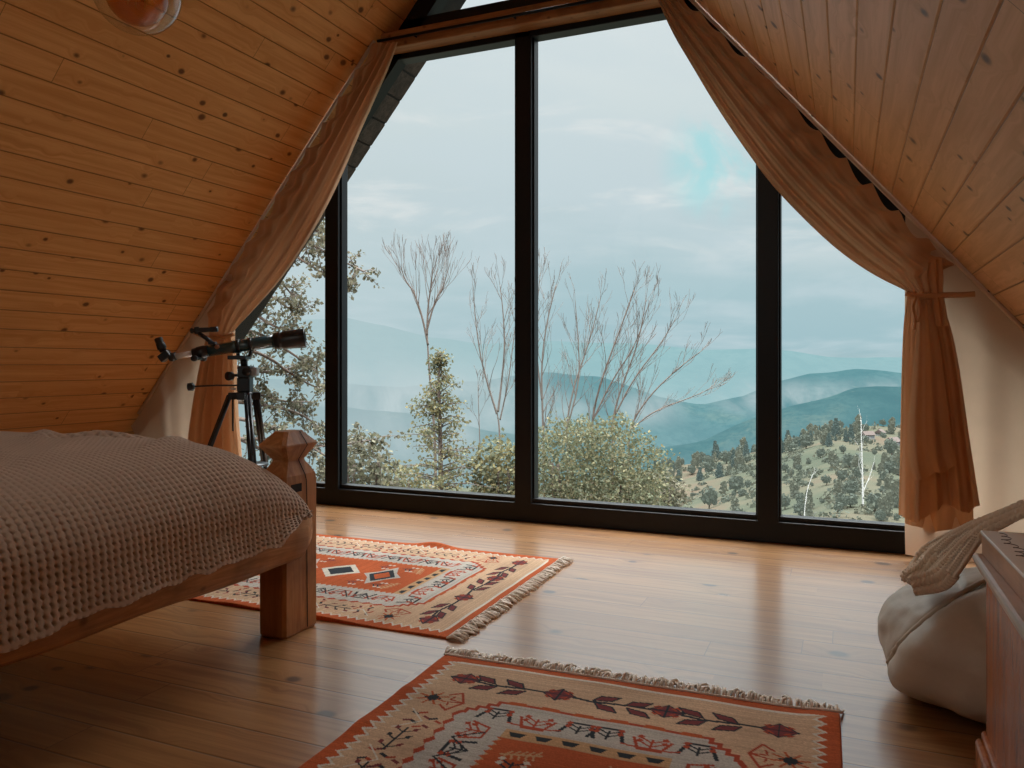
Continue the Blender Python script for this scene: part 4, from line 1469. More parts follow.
for i, (x0, x1, y0, y1, D) in enumerate(((300, 560, 345, 455, 2100), (500, 690, 382, 432, 1350), (690, 960, 372, 420, 2300), (330, 480, 400, 470, 900))):
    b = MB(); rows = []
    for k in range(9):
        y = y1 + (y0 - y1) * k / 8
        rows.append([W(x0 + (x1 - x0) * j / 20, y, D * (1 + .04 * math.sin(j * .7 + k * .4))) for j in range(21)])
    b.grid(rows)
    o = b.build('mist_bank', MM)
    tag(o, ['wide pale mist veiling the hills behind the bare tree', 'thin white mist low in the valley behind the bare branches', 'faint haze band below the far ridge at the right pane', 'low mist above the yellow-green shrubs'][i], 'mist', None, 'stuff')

# grassy hillside dropping from the house
def hill_h(az, d):
    """height of the near hillside at azimuth px az and distance d"""
    # skyline row of the meadow hill
    yr = np.interp(az, [-400, 300, 480, 600, 660, 700, 740, 790, 830, 870, 910, 1000, 1500], [500, 492, 488, 484, 470, 462, 452, 440, 430, 430, 434, 436, 440])
    dr = 230.0
    zr_ = EYE - (yr - HZ) / FPX * dr
    z0 = -6.5
    t = np.clip((d - 12) / (dr - 12), 0, None)
    z = z0 + (zr_ - z0) * np.clip(t, 0, 1) ** .62
    z = z - np.clip(d - dr, 0, None) * .45
    return z
naz, nd = 220, 110
az = np.linspace(-420, 1500, naz)
dd = np.concatenate([np.linspace(7.5, 60, 40), np.linspace(62, 420, nd - 40)])
G = np.zeros((nd, naz, 3))
for i, d in enumerate(dd):
    for j, a in enumerate(az):
        p = W(a, HZ, d)
        z = float(hill_h(a, d)) + min(2.2, d * .012) * mnoise.fractal(Vector((p.x / 38, p.y / 38, 3)), 1, 2, 4)
        if d < 12: z = -3.2 + (z + 3.2) * max(0, (d - 7.5) / 4.5)
        G[i, j] = (p.x, p.y, z)
OUT = .17
m, nt, out = new_mat('meadow')
N = NT(nt)
g = N.n('ShaderNodeNewGeometry')
n1 = N.noise(g.outputs['Position'], .035, 5, .62, .4)
n2 = N.noise(g.outputs['Position'], .6, 4, .7)
c = N.ramp(n1, [(.30, (.17, .20, .12)), (.46, (.27, .27, .16)), (.54, (.40, .33, .20)), (.64, (.48, .29, .18)), (.75, (.33, .31, .18))])
c = N.mix(N.math('MULTIPLY', n2, .5), c, (.24, .27, .18))
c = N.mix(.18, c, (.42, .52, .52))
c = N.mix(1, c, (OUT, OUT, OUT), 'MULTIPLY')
N.principled(out, c, 1, 0, None, 0)
gm = np_grid_object('terrain', G, m)
tag(gm, kind='structure')
def ground_z(p):
    d = p.x * -SA + p.y * CA
    u = (p.x * CA + p.y * SA) / d * FPX + 512
    z = float(hill_h(u, d)) + min(2.2, d * .012) * mnoise.fractal(Vector((p.x / 38, p.y / 38, 3)), 1, 2, 4)
    if d < 12: z = -3.2 + (z + 3.2) * max(0, (d - 7.5) / 4.5)
    return z
def on_hill(x, d):
    p = W(x, HZ, d); p.z = ground_z(p); return p

# house walls below the attic so it does not float
b = MB(); b.box((XL - .3, YB, -3.4), (XRt + .3, YW + .15, -.125))
tag(b.build('wall_outside', log_wood('house_base', (.2, .14, .1), (.12, .08, .05), .8, 'X')), kind='structure')

M['leaf'] = attr_mat('leaf', .7, trans=.35)
M['bark'] = simple('bark', (.11, .08, .065), .9, 0, .3, 30)
M['bark_grey'] = simple('bark_grey', (.13, .105, .09), .9, 0, .3, 30)
M['bark_white'] = simple('bark_white', (.42, .41, .39), .8, 0, .15, 30)
M['hill_leaf'] = attr_mat('hill_leaf', .9, emis=3.2)  # foliage glows by itself to look hazed; it is no light source


def grow(b, rnd, start, d, length, rad, depth, twigs, up=.25, spread=.5, kids=(3, 4), ratio=.62, seg=5, bend=.18, rmin=.0028):
    pts = [Vector(start)]; p = Vector(start); d = Vector(d).normalized()
    for i in range(seg):
        d = (d + Vector((rnd.gauss(0, bend), rnd.gauss(0, bend), rnd.gauss(0, bend * .6) + up * .25))).normalized()
        p = p + d * length / seg
        pts.append(p.copy())
    taper = [max(rmin, rad * (1 - .65 * i / seg)) for i in range(seg + 1)]
    b.tube(pts, taper, 6 if rad > .03 else (4 if rad > .01 else 3), cap=False)
    if depth == 0:
        twigs.append((pts, d)); return
    n = rnd.randint(*kids)
    for k in range(n):
        f = rnd.uniform(.35, 1.0) if k < n - 1 else 1.0
        i = min(seg - 1, int(f * seg)); q = pts[i].lerp(pts[i + 1], f * seg - i if f < 1 else 1)
        dd_ = (pts[i + 1] - pts[i]).normalized()
        side = Vector((rnd.gauss(0, 1), rnd.gauss(0, 1), rnd.gauss(0, .4))).normalized()
        nd_ = (dd_ + side * spread * rnd.uniform(.6, 1.2) + Vector((0, 0, up * .5))).normalized()
        grow(b, rnd, q, nd_, length * ratio * rnd.uniform(.7, 1.1), max(rmin, taper[i] * .62), depth - 1, twigs, up, spread, kids, ratio, seg, bend, rmin)


def leaves_mesh(name, pts, rnd, size, pal, parent, droop=.3):
    """one foliage mesh of folded leaf quads with per-leaf colour"""
    n = len(pts)
    V = np.zeros((n * 4, 3)); C = np.zeros((n * 4, 4), np.float32); C[:, 3] = 1
    for i, p in enumerate(pts):
        a = Vector((rnd.gauss(0, 1), rnd.gauss(0, 1), rnd.gauss(-droop, .7))).normalized()
        s = a.orthogonal().normalized()
        s = (s * math.cos(1.0) + a.cross(s) * math.sin(rnd.uniform(-3, 3))).normalized()
        L = size * rnd.uniform(.6, 1.3); w = L * .36
        p = Vector(p)
        q = [p, p + a * L * .5 + s * w, p + a * L, p + a * L * .5 - s * w]
        for k in range(4): V[i * 4 + k] = q[k]
        c0 = pal[rnd.randrange(len(pal))]; f = rnd.uniform(.75, 1.2)
        C[i * 4:i * 4 + 4, :3] = [min(1, c * f * .34 + .012) for c in c0]
    me = bpy.data.meshes.new(name)
    me.from_pydata(V.tolist(), [], [[4 * i, 4 * i + 1, 4 * i + 2, 4 * i + 3] for i in range(n)])
    ca = me.color_attributes.new('Col', 'FLOAT_COLOR', 'POINT'); ca.data.foreach_set('color', C.reshape(-1))
    me.materials.append(M['leaf'])
    o = bpy.data.objects.new(name, me); COL.objects.link(o)
    if parent is not None: child(o, parent)
    return o


def cluster(pts, rnd, n, r):
    out = []
    for p in pts:
        for _ in range(n):
            v = Vector((rnd.gauss(0, 1), rnd.gauss(0, 1), rnd.gauss(0, 1))).normalized() * r * rnd.random() ** .5
            out.append(p + v)
    return out


PAL_OLIVE = [(.30, .29, .17), (.36, .33, .20), (.27, .27, .17), (.42, .38, .24), (.34, .30, .21)]
PAL_YELLOW = [(.52, .45, .20), (.44, .41, .21), (.37, .37, .21), (.58, .47, .21), (.34, .36, .22)]
PAL_BUSH = [(.31, .33, .18), (.38, .38, .21), (.27, .30, .17), (.45, .42, .23), (.50, .43, .22)]


def bare_tree(base, stems, label, seed, bark='bark', depth=3, kids=(2, 3), spread=.46, ratio=.60, bend=.075, up=.22):
    """stems: [(list of (px, py, distance)), radius] hand-placed main stems with grown side branches"""
    r = empty('bare_tree', base, 0, label, 'tree')
    rnd = random.Random(seed)
    b = MB(); bb = b if bark == 'bark_white' else MB(); tw = []
    for path, r0, lens in stems:
        pts = smooth_poly([Vector(p) for p in path], 2)
        n = len(pts)
        r0 = r0 * (.55 if bark != 'bark_white' else 1)
        b.tube(pts, [max(.006, r0 * (1 - .72 * i / (n - 1))) for i in range(n)], 7)
        # side branches from the upper part
        for k in range(int(lens[1] * 1.3)):
            f = rnd.uniform(lens[2], .98)
            i = min(n - 2, int(f * (n - 1)))
            q = pts[i]; t = (pts[i + 1] - pts[i]).normalized()
            side = Vector((rnd.gauss(0, 1), rnd.gauss(0, .8), rnd.gauss(0, .2))).normalized()
            grow(bb, rnd, q, (t + side * spread * 1.1).normalized(), lens[0] * (.9 - .45 * f), max(.005, r0 * (1 - .75 * f) * .55), depth - 1, tw, up, spread, kids, ratio, 5, bend, .0030)
        grow(bb, rnd, pts[-1], (pts[-1] - pts[-2]).normalized(), lens[0] * .38, max(.004, r0 * .22), depth - 1, tw, up, spread, kids, ratio, 5, bend, .0030)
    child(b.build('trunk', M[bark]), r)
    if bb is not b: child(bb.build('branch', M[bark]), r)
    return r


def Wd(pts, d): return [W(x, y, d) for x, y in pts]
def rooted(x, d):
    """stem foot on the hillside under column x"""
    return on_hill(x, d)

D = 16
bare_tree(on_hill(437, D), [([on_hill(437, D)] + Wd([(436, 470), (434, 420), (429, 370), (427, 330)], D), .075, (1.1, 0, .9)),
                            (Wd([(428, 345), (422, 315), (413, 290), (406, 282), (401, 268)], D), .045, (.95, 8, .25)),
                            (Wd([(427, 335), (428, 305), (431, 288), (433, 268)], D), .045, (1.0, 9, .25)),
                            (Wd([(427, 330), (435, 300), (443, 288), (448, 270)], D), .04, (.95, 8, .25))],
          'tall bare tree rising alone in the left-centre pane with a broom-like crown', 3, 'bark', spread=.36)
D = 15
bare_tree(on_hill(498, D), [([on_hill(498, D)] + Wd([(499, 470), (500, 430), (497, 412)], D), .06, (1, 0, .9)),
                            (Wd([(497, 414), (490, 392), (481, 360), (476, 325), (473, 290)], D), .042, (.8, 8, .2)),
                            (Wd([(498, 412), (502, 380), (505, 345), (503, 310), (500, 285)], D), .042, (.8, 8, .2)),
                            (Wd([(500, 420), (508, 385), (513, 345), (517, 310)], D), .03, (.7, 7, .2)),
                            ([on_hill(481, D)] + Wd([(481, 470), (479, 420), (478, 385)], D), .03, (.6, 4, .6))],
          'slender bare tree immediately left of the central window bar', 5, 'bark_grey')
D = 15.5
bare_tree(on_hill(545, D), [([on_hill(545, D)] + Wd([(544, 470), (543, 420), (541, 370), (546, 325), (556, 285)], D), .055, (.9, 10, .3)),
                            (Wd([(542, 400), (537, 360), (536, 320), (540, 275)], D), .035, (.8, 9, .2))],
          'bare tree standing immediately right of the central window bar', 7, 'bark_grey')
bare_tree(on_hill(568, D), [([on_hill(568, D)] + Wd([(568, 455), (566, 425), (574, 385), (590, 340), (600, 300)], D), .05, (.9, 11, .3)),
                            (Wd([(568, 425), (580, 380), (578, 335), (575, 300)], D), .035, (.8, 9, .2))],
          'bare tree rising from the back of the round bush', 9, 'bark_grey')
bare_tree(on_hill(592, D), [([on_hill(592, D)] + Wd([(592, 455), (592, 415), (604, 372), (620, 330), (634, 290)], D), .055, (.95, 11, .3)),
                            (Wd([(593, 420), (612, 380), (636, 345), (650, 300)], D), .035, (.85, 9, .2))],
          'bare tree behind the round bush with two stems forking upward', 12, 'bark')
bare_tree(on_hill(612, D), [([on_hill(612, D)] + Wd([(613, 450), (612, 420), (622, 385), (638, 345), (646, 300)], D), .05, (.95, 10, .3)),
                            (Wd([(615, 415), (634, 378), (660, 345), (676, 318)], D), .035, (.8, 8, .2))],
          'bare tree leaning right above the middle of the round bush', 14, 'bark')
bare_tree(on_hill(630, D), [([on_hill(628, D)] + Wd([(628, 455), (630, 425), (650, 395), (676, 370), (700, 352)], D), .045, (.85, 10, .25)),
                            (Wd([(630, 430), (655, 410), (690, 398), (712, 388)], D), .03, (.7, 8, .2))],
          'bare low tree with branches sweeping far right over the round bush', 16, 'bark')
D = 70
BK = 1
def birch(x, top, label, seed, lean=0):
    p = on_hill(x, D)
    return bare_tree(p, [([p] + Wd([(x + lean * .2, 480), (x + lean * .6, 455), (x + lean, top)], D), .10, (2.2, 4, .3)),
                         (Wd([(x, 492), (x + 7, 476), (x + 11, 462)], D), .05, (1.0, 2, .3))], label, seed, 'bark_white', 2, (2, 3))
birch(863, 420, 'white-stemmed bare birch on the meadow near the right curtain', 21, -2)
D = 60
def birch2(x, y0, top, label, seed, lean):
    p = on_hill(x, D)
    return bare_tree(p, [([p] + Wd([(x + lean * .3, (y0 + top) / 2), (x + lean, top)], D), .05, (1.0, 2, .3))], label, seed, 'bark_white', 2, (2, 3))
birch2(803, 510, 474, 'thin pale leaning stem on the slope right of the third window bar', 23, 10)
birch2(630, 500, 472, 'short pale broken stem at the right foot of the round bush', 24, 1)

# round bush
def bush(label, cx, cy, d, rx, rz, seed, n, size, pal, flat=.75):
    rnd = random.Random(seed)
    c = W(cx, cy, d)
    base = Vector((c.x, c.y, ground_z(c)))
    r = empty('leafy_bush', base, 0, label, 'bush')
    pts = []
    for _ in range(n):
        v = Vector((rnd.gauss(0, 1), rnd.gauss(0, 1), rnd.gauss(0, 1))).normalized()
        rr = rnd.random() ** .35 * (1 + .22 * mnoise.noise(v * 2.6 + Vector((seed, 0, 0))) + .16 * mnoise.noise(v * 6))
        pts.append(c + Vector((v.x * rx * rr, v.y * rx * rr * flat, v.z * rz * rr)))
    leaves_mesh('foliage', pts, rnd, size, pal, r)
    b = MB(); tw = []
    for k in range(6):
        a = rnd.uniform(0, 6.28)
        tgt = c + Vector((math.cos(a) * rx * .5, math.sin(a) * rx * .4, rz * .3))
        b.tube(smooth_poly([base + Vector((0, 0, -.1)), base.lerp(tgt, .5) + Vector((rnd.uniform(-.1, .1), 0, .1)), tgt]), [.05, .04, .035, .03, .028, .025, .022, .02, .018, .015][:10] if False else .025, 5)
    child(b.build('stem', M['bark']), r)
    return r
bush('large round yellow-green bush filling the bottom of the central right pane', 590, 484, 13.5, 1.42, 1.28, 31, 19000, .058, PAL_BUSH)
bush('low yellow-green shrub at the foot of the central window bar', 500, 478, 14, .62, .75, 33, 2200, .085, PAL_YELLOW)
bush('loose shrub low in the left pane beside the wide window bar', 360, 478, 11.5, .62, .75, 35, 2200, .075, PAL_OLIVE)
bush('sparse pale shrub between the sapling and the wide window bar', 398, 490, 15, .7, .55, 36, 1500, .08, PAL_YELLOW)
bush('greyish low shrub where the round bush meets the meadow', 655, 494, 20, .9, .6, 37, 1800, .10, PAL_OLIVE)

# yellow-green sapling in front of the tall bare tree
rnd = random.Random(41)
D = 14
r = empty('young_tree', on_hill(442, D), 0, 'yellow-green young tree, conical, in front of the tall bare tree', 'tree')
b = MB(); tw = []
trk = smooth_poly([on_hill(442, D)] + Wd([(441, 470), (440, 420), (438, 380), (441, 352)], D), 2)
b.tube(trk, [.06 * (1 - .8 * i / (len(trk) - 1)) for i in range(len(trk))], 7)
lp = []
for k in range(120):
    f = rnd.random() ** 1.25
    y = 494 - f * 138
    q = W(440 + rnd.uniform(-2, 2), y, D)
    rad = (.10 + 1.25 * (1 - f) ** 1.3 + .25 * math.sin(f * 19) ** 2 * (1 - f)) * rnd.uniform(.25, 1.05)
    a = rnd.uniform(0, 6.28)
    e = q + Vector((math.cos(a) * rad, math.sin(a) * rad, rnd.uniform(-.05, .22) * rad + .05))
    b.tube([q, q.lerp(e, .5) + Vector((0, 0, .05)), e], [.012, .008, .004], 4)
    for t in (.45, .6, .72, .85, .95, 1.0): lp.append(q.lerp(e, t))
child(b.build('trunk', M['bark']), r)
leaves_mesh('foliage', cluster(lp, rnd, 5, .13), rnd, .062, PAL_YELLOW, r)

# leafy tree at the left, its limbs reaching across the first pane
rnd = random.Random(51)
D = 9.0
r = empty('leafy_tree', on_hill(225, D), 0, 'olive-leaved tree with drooping limbs behind the telescope', 'tree')
b = MB(); lp = []
trk = smooth_poly([on_hill(225, D)] + Wd([(222, 440), (216, 340), (222, 240), (236, 170)], D), 2)
b.tube(trk, [.13 * (1 - .6 * i / (len(trk) - 1)) for i in range(len(trk))], 9)
limbs = [[(222, 260), (262, 232), (300, 238), (335, 258), (370, 274)], [(220, 225), (262, 205), (300, 215), (322, 235)], [(226, 215), (270, 240), (305, 262), (352, 292)],
         [(219, 330), (255, 330), (290, 352), (318, 372)], [(219, 345), (262, 352), (296, 378), (326, 392)], [(219, 360), (250, 372), (285, 372), (326, 352)],
         [(221, 400), (262, 405), (300, 412), (325, 432)], [(221, 415), (270, 425), (310, 445), (345, 470)], [(222, 430), (262, 450), (300, 468), (330, 480)],
         [(221, 280), (250, 285), (278, 300), (300, 318)], [(222, 250), (255, 262), (280, 280), (296, 300)], [(221, 385), (252, 392), (282, 402), (312, 402)],
         [(222, 440), (262, 438), (320, 448), (372, 440)], [(222, 300), (250, 310), (275, 328), (305, 335)]]
for L in limbs:
    dz = rnd.uniform(-.35, .9)
    pts = smooth_poly([W(x, y, D + dz * i / 3) for i, (x, y) in enumerate(L)], 2)
    n = len(pts)
    b.tube(pts, [.030 * (1 - .82 * i / (n - 1)) for i in range(n)], 5)
    for k in range(26):
        f = rnd.uniform(.30, 1)
        i = min(n - 2, int(f * (n - 1)))
        q = pts[i]
        v = Vector((rnd.gauss(.2, .6), rnd.gauss(0, .6), rnd.gauss(-.05, .55))).normalized() * rnd.uniform(.08, .34)
        b.tube([q, q + v * .5 + Vector((0, 0, .02)), q + v], [.006, .005, .003], 3)
        for t in (.35, .6, .8, 1): lp.append(q + v * t)
child(b.build('trunk', M['bark']), r)
leaves_mesh('foliage', cluster(lp, rnd, 5, .055), rnd, .052, PAL_OLIVE + [(.48, .44, .30), (.44, .40, .27)], r)

# ---- hillside trees: a few prototypes copied
def blob_mesh(name, seed, kind):
    rnd = random.Random(seed)
    V, F, C = [], [], []
    bm = bmesh.new()
    parts = []
    if kind == 'round':
        for k in range(7):
            a = rnd.uniform(0, 6.28)
            parts.append((Vector((math.cos(a) * rnd.uniform(0, .9), math.sin(a) * rnd.uniform(0, .9), rnd.uniform(1.4, 3.2))), rnd.uniform(.9, 1.4), 1.0))
    elif kind == 'tall':
        for k in range(7):
            parts.append((Vector((rnd.uniform(-.4, .4), rnd.uniform(-.4, .4), 1.2 + k * .7)), 1.15 - k * .09, 1.1))
    else:
        for k in range(8):
            parts.append((Vector((rnd.uniform(-.06, .06), rnd.uniform(-.06, .06), .8 + k * .72)), 1.35 - k * .15, .75))
    bm.free()
    V, F, C = [], [], []
    base = {'round': (.25, .27, .17), 'tall': (.31, .30, .18), 'cone': (.15, .21, .17)}[kind]
    tint = rnd.uniform(.85, 1.15)
    for c, rr, sz in parts:
        for k in range(95):
            n = Vector((rnd.gauss(0, 1), rnd.gauss(0, 1), rnd.gauss(0, 1))).normalized()
            q = rnd.uniform(.45, 1.15) * (1 + .35 * mnoise.noise(n * 2 + c * 3))
            p = c + Vector((n.x * rr * q, n.y * rr * q, n.z * rr * q * sz))
            p.z = p.z * .85
            a = (n + Vector((rnd.gauss(0, .8), rnd.gauss(0, .8), rnd.gauss(0, .8)))).normalized()
            s = a.orthogonal().normalized(); u = a.cross(s)
            e = rnd.uniform(.18, .42) * (1.25 if kind != 'cone' else .95)
            i0 = len(V)
            V += [p + s * e, p + u * e * .7 + a * e * .3, p - s * e * .9, p - u * e * .8]
            F.append([i0, i0 + 1, i0 + 2, i0 + 3])
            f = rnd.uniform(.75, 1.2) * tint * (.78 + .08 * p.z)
            hz = (.30, .42, .42)  # haze tint mixed into the crown colour
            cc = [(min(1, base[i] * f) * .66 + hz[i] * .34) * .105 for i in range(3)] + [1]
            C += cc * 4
    me = bpy.data.meshes.new(name)
    me.from_pydata([tuple(p) for p in V], [], F)
    ca = me.color_attributes.new('Col', 'FLOAT_COLOR', 'POINT'); ca.data.foreach_set('color', C)
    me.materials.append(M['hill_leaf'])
    return me
protos = []
for i, kind in enumerate(('round', 'round', 'tall', 'cone', 'cone', 'round')):
    root = empty('hillside_tree', (0, 0, 0))
    o = bpy.data.objects.new('crown', blob_mesh('crown', 60 + i, kind)); COL.objects.link(o); o.parent = root
    b = MB(); b.tube([(0, 0, -.6), (0, 0, 1.6)], [.16, .12], 6); b.build('trunk', M['bark'], root)
    protos.append([root, kind, False])
LAB = {'round': 'small round-crowned hazy tree, one of many on the meadow hillside', 'tall': 'slim upright hazy tree, one of many on the meadow hillside', 'cone': 'dark pointed hazy conifer, one of many on the meadow hillside'}
rnd = random.Random(77)
def put_tree(x, d, s, kinds):
    k = rnd.choice(kinds)
    pr = rnd.choice([p for p in protos if p[1] == k])
    if not pr[2]:
        o = pr[0]; pr[2] = True
    else:
        o = copy_tree(pr[0])
    p = on_hill(x, d)
    o.location = p - Vector((0, 0, .1)); o.rotation_euler = (0, 0, rnd.uniform(0, 6.28))
    q = s * rnd.uniform(.75, 1.25); o.scale = (q, q, q * rnd.uniform(.85, 1.2))
    o['label'] = LAB[k]; o['category'] = 'tree'; o['group'] = {'round': 'round trees on the far hillside', 'tall': 'slim trees on the far hillside', 'cone': 'conifers on the far hillside'}[k]
PLACED = []
def try_tree(x, d, s, kinds):
    p = W(x, HZ, d)
    if any((p.xy - W(hx, HZ, hd).xy).length < 5 for hx, hd in ((868, 188), (893, 180), (880, 205))): return
    for q, r in PLACED:
        if (q.xy - p.xy).length < (r + s) * 1.3: return
    PLACED.append((p, s)); put_tree(x, d, s, kinds)
for i in range(150): try_tree(rnd.uniform(655, 915), rnd.uniform(195, 245), .60 * rnd.choice((.6, .8, 1, 1, 1.3)), ['cone', 'round', 'round', 'tall'])
for i in range(62): try_tree(rnd.choice([rnd.uniform(655, 740), rnd.uniform(735, 870)]), rnd.uniform(160, 200), .60 * rnd.choice((.5, .8, 1, 1.2)), ['cone', 'round', 'tall'])
for i in range(62):
    cx = rnd.choice([672, 700, 738, 790, 812, 845, 880, 895])
    try_tree(cx + rnd.gauss(0, 9), rnd.uniform(105, 150), .50 * rnd.choice((.4, .7, 1, 1.2)), ['round', 'tall', 'round'])
for i in range(66):
    cx = rnd.choice([668, 690, 735, 790, 800, 835, 850, 880, 890])
    try_tree(cx + rnd.gauss(0, 10), rnd.uniform(62, 95), .36 * rnd.choice((.4, .6, 1, 1.2)), ['round', 'tall', 'round'])
print('HILL TREES', len(PLACED))
for pr in protos:
    if not pr[2]:
        for ch in list(pr[0].children): bpy.data.objects.remove(ch)
        bpy.data.objects.remove(pr[0])

# low scrub and undergrowth on the meadow
rnd = random.Random(91)
V, F, C = [], [], []
for k in range(760):
    d = rnd.choice((rnd.uniform(45, 110), rnd.uniform(80, 170), rnd.uniform(150, 238)))
    x = rnd.uniform(650, 1120)
    nz = mnoise.noise(Vector((x / 26, d / 30, 1)))
    if nz < -.12: continue
    p0 = on_hill(x, d)
    if any((p0.xy - on_hill(hx, hd).xy).length < 6 for hx, hd in ((868, 188), (893, 180), (880, 205))): continue
    tint = rnd.uniform(.8, 1.15)
    R0 = rnd.uniform(.6, 1.7) * (.55 + d / 220)
    for j in range(34):
        n = Vector((rnd.gauss(0, 1), rnd.gauss(0, 1), abs(rnd.gauss(0, .8)))).normalized()
        p = p0 + Vector((n.x * R0 * rnd.random(), n.y * R0 * rnd.random(), n.z * R0 * .9 * rnd.random()))
        a = Vector((rnd.gauss(0, 1), rnd.gauss(0, 1), rnd.gauss(0, 1))).normalized(); s = a.orthogonal().normalized(); u = a.cross(s)
        e = rnd.uniform(.12, .34) * (.6 + d / 240)
        i0 = len(V)
        V += [p + s * e, p + u * e * .8, p - s * e, p - u * e * .7]; F.append([i0, i0 + 1, i0 + 2, i0 + 3])
        f = rnd.uniform(.75, 1.2) * tint
        base = (.27, .28, .17) if k % 3 else (.34, .31, .18)
        cc = [(base[i] * f * .7 + (.30, .42, .42)[i] * .3) * .11 for i in range(3)] + [1]  # same haze tint painted into the scrub
        C += cc * 4
me = bpy.data.meshes.new('undergrowth'); me.from_pydata([tuple(p) for p in V], [], F)
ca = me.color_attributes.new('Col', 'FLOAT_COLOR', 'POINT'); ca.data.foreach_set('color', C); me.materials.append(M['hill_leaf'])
o = bpy.data.objects.new('undergrowth', me); COL.objects.link(o)
tag(o, 'low hazy scrub scattered over the meadow hillside between the trees', 'undergrowth', None, 'stuff')

# a few houses on the crest
HW = simple('house_wall', (.17, .17, .16), .9); HR = simple('house_roof', (.07, .05, .043), .9); HB = simple('house_window', (.1, .11, .12), .5)
for i, (x, d, s, lab) in enumerate(((868, 188, .46, 'pale little house with red roof below the trees on the hill crest'), (893, 180, .52, 'little red-roofed farmhouse close to the right curtain on the hill crest'), (880, 205, .5, 'small brownish house highest on the hill crest among the conifers'))):
    p = on_hill(x, d)
    r = empty('farmhouse', p, .5 + i * .4, lab, 'house')
    b = MB(); b.box((-2.6 * s, -2 * s, -1.5), (2.6 * s, 2 * s, 2.2 * s)); b.build('wall', HW, r)
    b = MB(); e = .4
    vs = [(-3 * s, -2.4 * s, 2.1 * s), (3 * s, -2.4 * s, 2.1 * s), (3 * s, 2.4 * s, 2.1 * s), (-3 * s, 2.4 * s, 2.1 * s), (-3 * s, 0, 4 * s), (3 * s, 0, 4 * s)]
    b.add(vs, [[0, 1, 5, 4], [2, 3, 4, 5], [0, 4, 3], [1, 2, 5], [3, 2, 1, 0]]); b.build('roof', HR, r)
    for wx in (-1.3, 1.3):
        b = MB(); b.box((wx * s - .4, -2.05 * s, .7 * s), (wx * s + .4, -1.98 * s, 1.6 * s)); b.build('window', HB, r)

# ------------------------------------------------------------------ sky
wd = bpy.data.worlds.new('sky'); scene.world = wd
wd.use_nodes = True
nt = wd.node_tree; nt.nodes.clear(); N = NT(nt)
tc = N.n('ShaderNodeTexCoord')
o = N.xyz(tc.outputs['Generated'])
z = o[2]
grad = N.ramp(N.math('ADD', N.math('MULTIPLY', z, .8), .2), [(.0, (.18, .23, .22)), (.185, (.30, .43, .45)), (.215, (.37, .545, .60)), (.27, (.42, .58, .63)), (.36, (.54, .65, .69)), (.44, (.645, .73, .75)), (.52, (.73, .79, .80)), (.60, (.86, .89, .89)), (1.0, (1.0, 1.0, 1.0))])
side_ = N.n('ShaderNodeVectorMath', operation='DOT_PRODUCT'); N.set(side_.inputs[0], tc.outputs['Generated']); side_.inputs[1].default_value = (-CA, -SA, 0)
grad = N.mix(N.math('MULTIPLY', N.smooth(side_.outputs['Value'], -.10, .30), .55), grad, (.60, .69, .71))
zz = N.math('ADD', N.math('MAXIMUM', z, 0), .16)
pv = N.comb(N.math('DIVIDE', o[0], zz), N.math('DIVIDE', o[1], zz), N.math('MULTIPLY', z, 1.5))
n1 = N.noise(pv, 1.15, 7, .56, .35)
n2 = N.noise(N.comb(N.math('MULTIPLY', o[0], 2.2), N.math('MULTIPLY', o[1], 2.2), N.math('MULTIPLY', z, 9)), 1.4, 6, .6, .5)
col = N.mix(N.math('MULTIPLY', N.smooth(n1, .42, .66), .55), grad, (.60, .70, .745))
lowband = N.math('MULTIPLY', N.smooth(z, .08, .18), N.smooth(z, .48, .28))
col = N.mix(N.math('MULTIPLY', N.math('MULTIPLY', N.smooth(n2, .50, .66), lowband), .75), col, (.78, .81, .81))
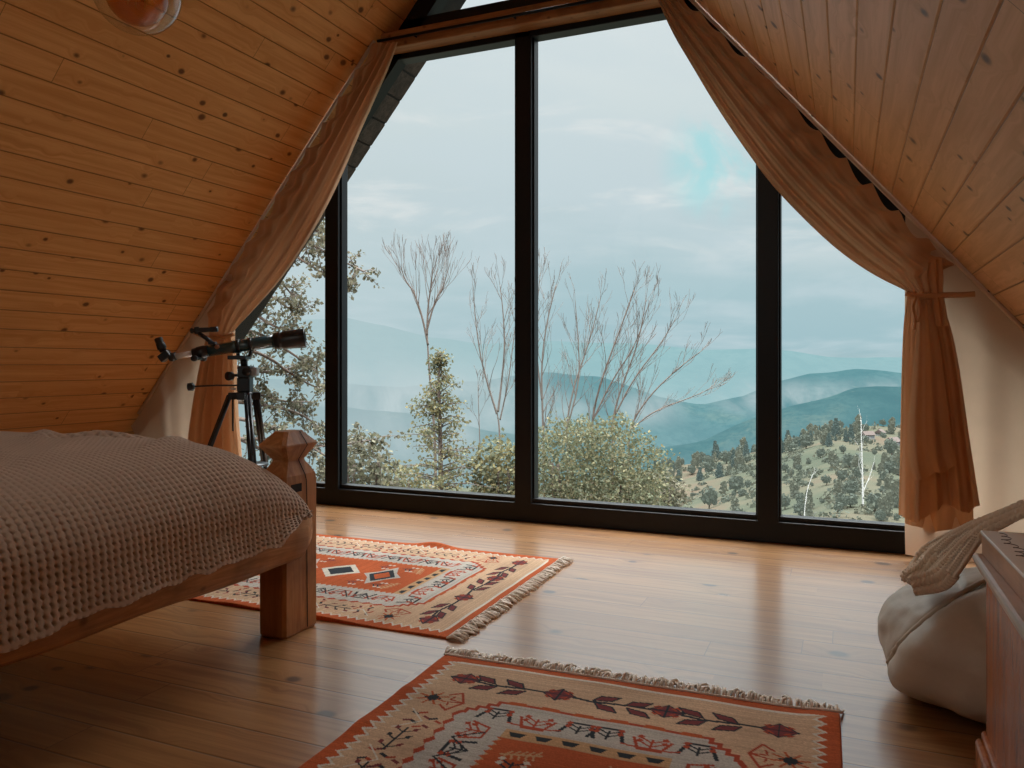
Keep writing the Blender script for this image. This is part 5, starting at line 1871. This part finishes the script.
# blue opening above the third bar
bd = ray(726, 162); bl_ = math.sqrt(sum(q * q for q in bd)); bd = [q / bl_ for q in bd]
dt = N.n('ShaderNodeVectorMath', operation='DOT_PRODUCT'); N.set(dt.inputs[0], tc.outputs['Generated']); dt.inputs[1].default_value = bd
n3 = N.noise(tc.outputs['Generated'], 14, 5, .6, .6)
gap = N.math('MULTIPLY', N.smooth(dt.outputs['Value'], .9962, .9999), N.smooth(n3, .38, .66))
col = N.mix(N.math('MULTIPLY', gap, 1.0), col, (.42, .72, .76))
bg = N.n('ShaderNodeBackground'); N.set(bg.inputs[0], col); bg.inputs[1].default_value = 1.0
# zenith brightened well past the visible sky to light the room
st = N.math('ADD', 1.0, N.math('MULTIPLY', N.smooth(z, .46, .78), 13.5))
N.set(bg.inputs[1], st)
wo = N.n('ShaderNodeOutputWorld'); nt.links.new(bg.outputs[0], wo.inputs[0])

# portal over the glazing helps the sampler
ld = bpy.data.lights.new('window_portal', 'AREA'); ld.shape = 'RECTANGLE'; ld.size = 6.6; ld.size_y = 4.3
lo_ = bpy.data.objects.new('window_portal', ld); COL.objects.link(lo_); lo_.location = (XR, YW + .14, 2.15); lo_.rotation_euler = (math.radians(-90), 0, 0)
ld.cycles.is_portal = True

# added warm fill light under the ridge, no fixture, unseen behind the camera
ld = bpy.data.lights.new('fill_light', 'AREA'); ld.shape = 'DISK'; ld.size = 1.9; ld.energy = 9; ld.color = (1, .89, .76)
lo_ = bpy.data.objects.new('fill_light', ld); COL.objects.link(lo_); lo_.location = (-1.8, -.6, 2.5)
lo_.rotation_euler = (Vector((-.5, 2.2, .3)) - Vector(lo_.location)).to_track_quat('-Z', 'Y').to_euler()

# ------------------------------------------------------------------ camera
cd = bpy.data.cameras.new('camera'); cd.sensor_width = 36; cd.sensor_fit = 'HORIZONTAL'
cd.lens = FPX / 1024 * 36; cd.shift_y = -(384 - HZ) / 1024
cd.clip_start = .05; cd.clip_end = 30000
cam = bpy.data.objects.new('camera', cd); COL.objects.link(cam)
cam.location = (0, 0, EYE); cam.rotation_euler = (PI / 2, 0, YAW)
scene.camera = cam

scene.view_settings.view_transform = 'Standard'
scene.view_settings.look = 'None'
scene.view_settings.exposure = 0
scene.view_settings.gamma = 1
cy = scene.cycles
cy.use_denoising = True
try:
    cy.denoiser = 'OPENIMAGEDENOISE'
except Exception: pass
cy.max_bounces = 8; cy.diffuse_bounces = 5; cy.glossy_bounces = 4; cy.transparent_max_bounces = 24; cy.transmission_bounces = 6
cy.caustics_reflective = False; cy.caustics_refractive = False
cy.sample_clamp_indirect = 4
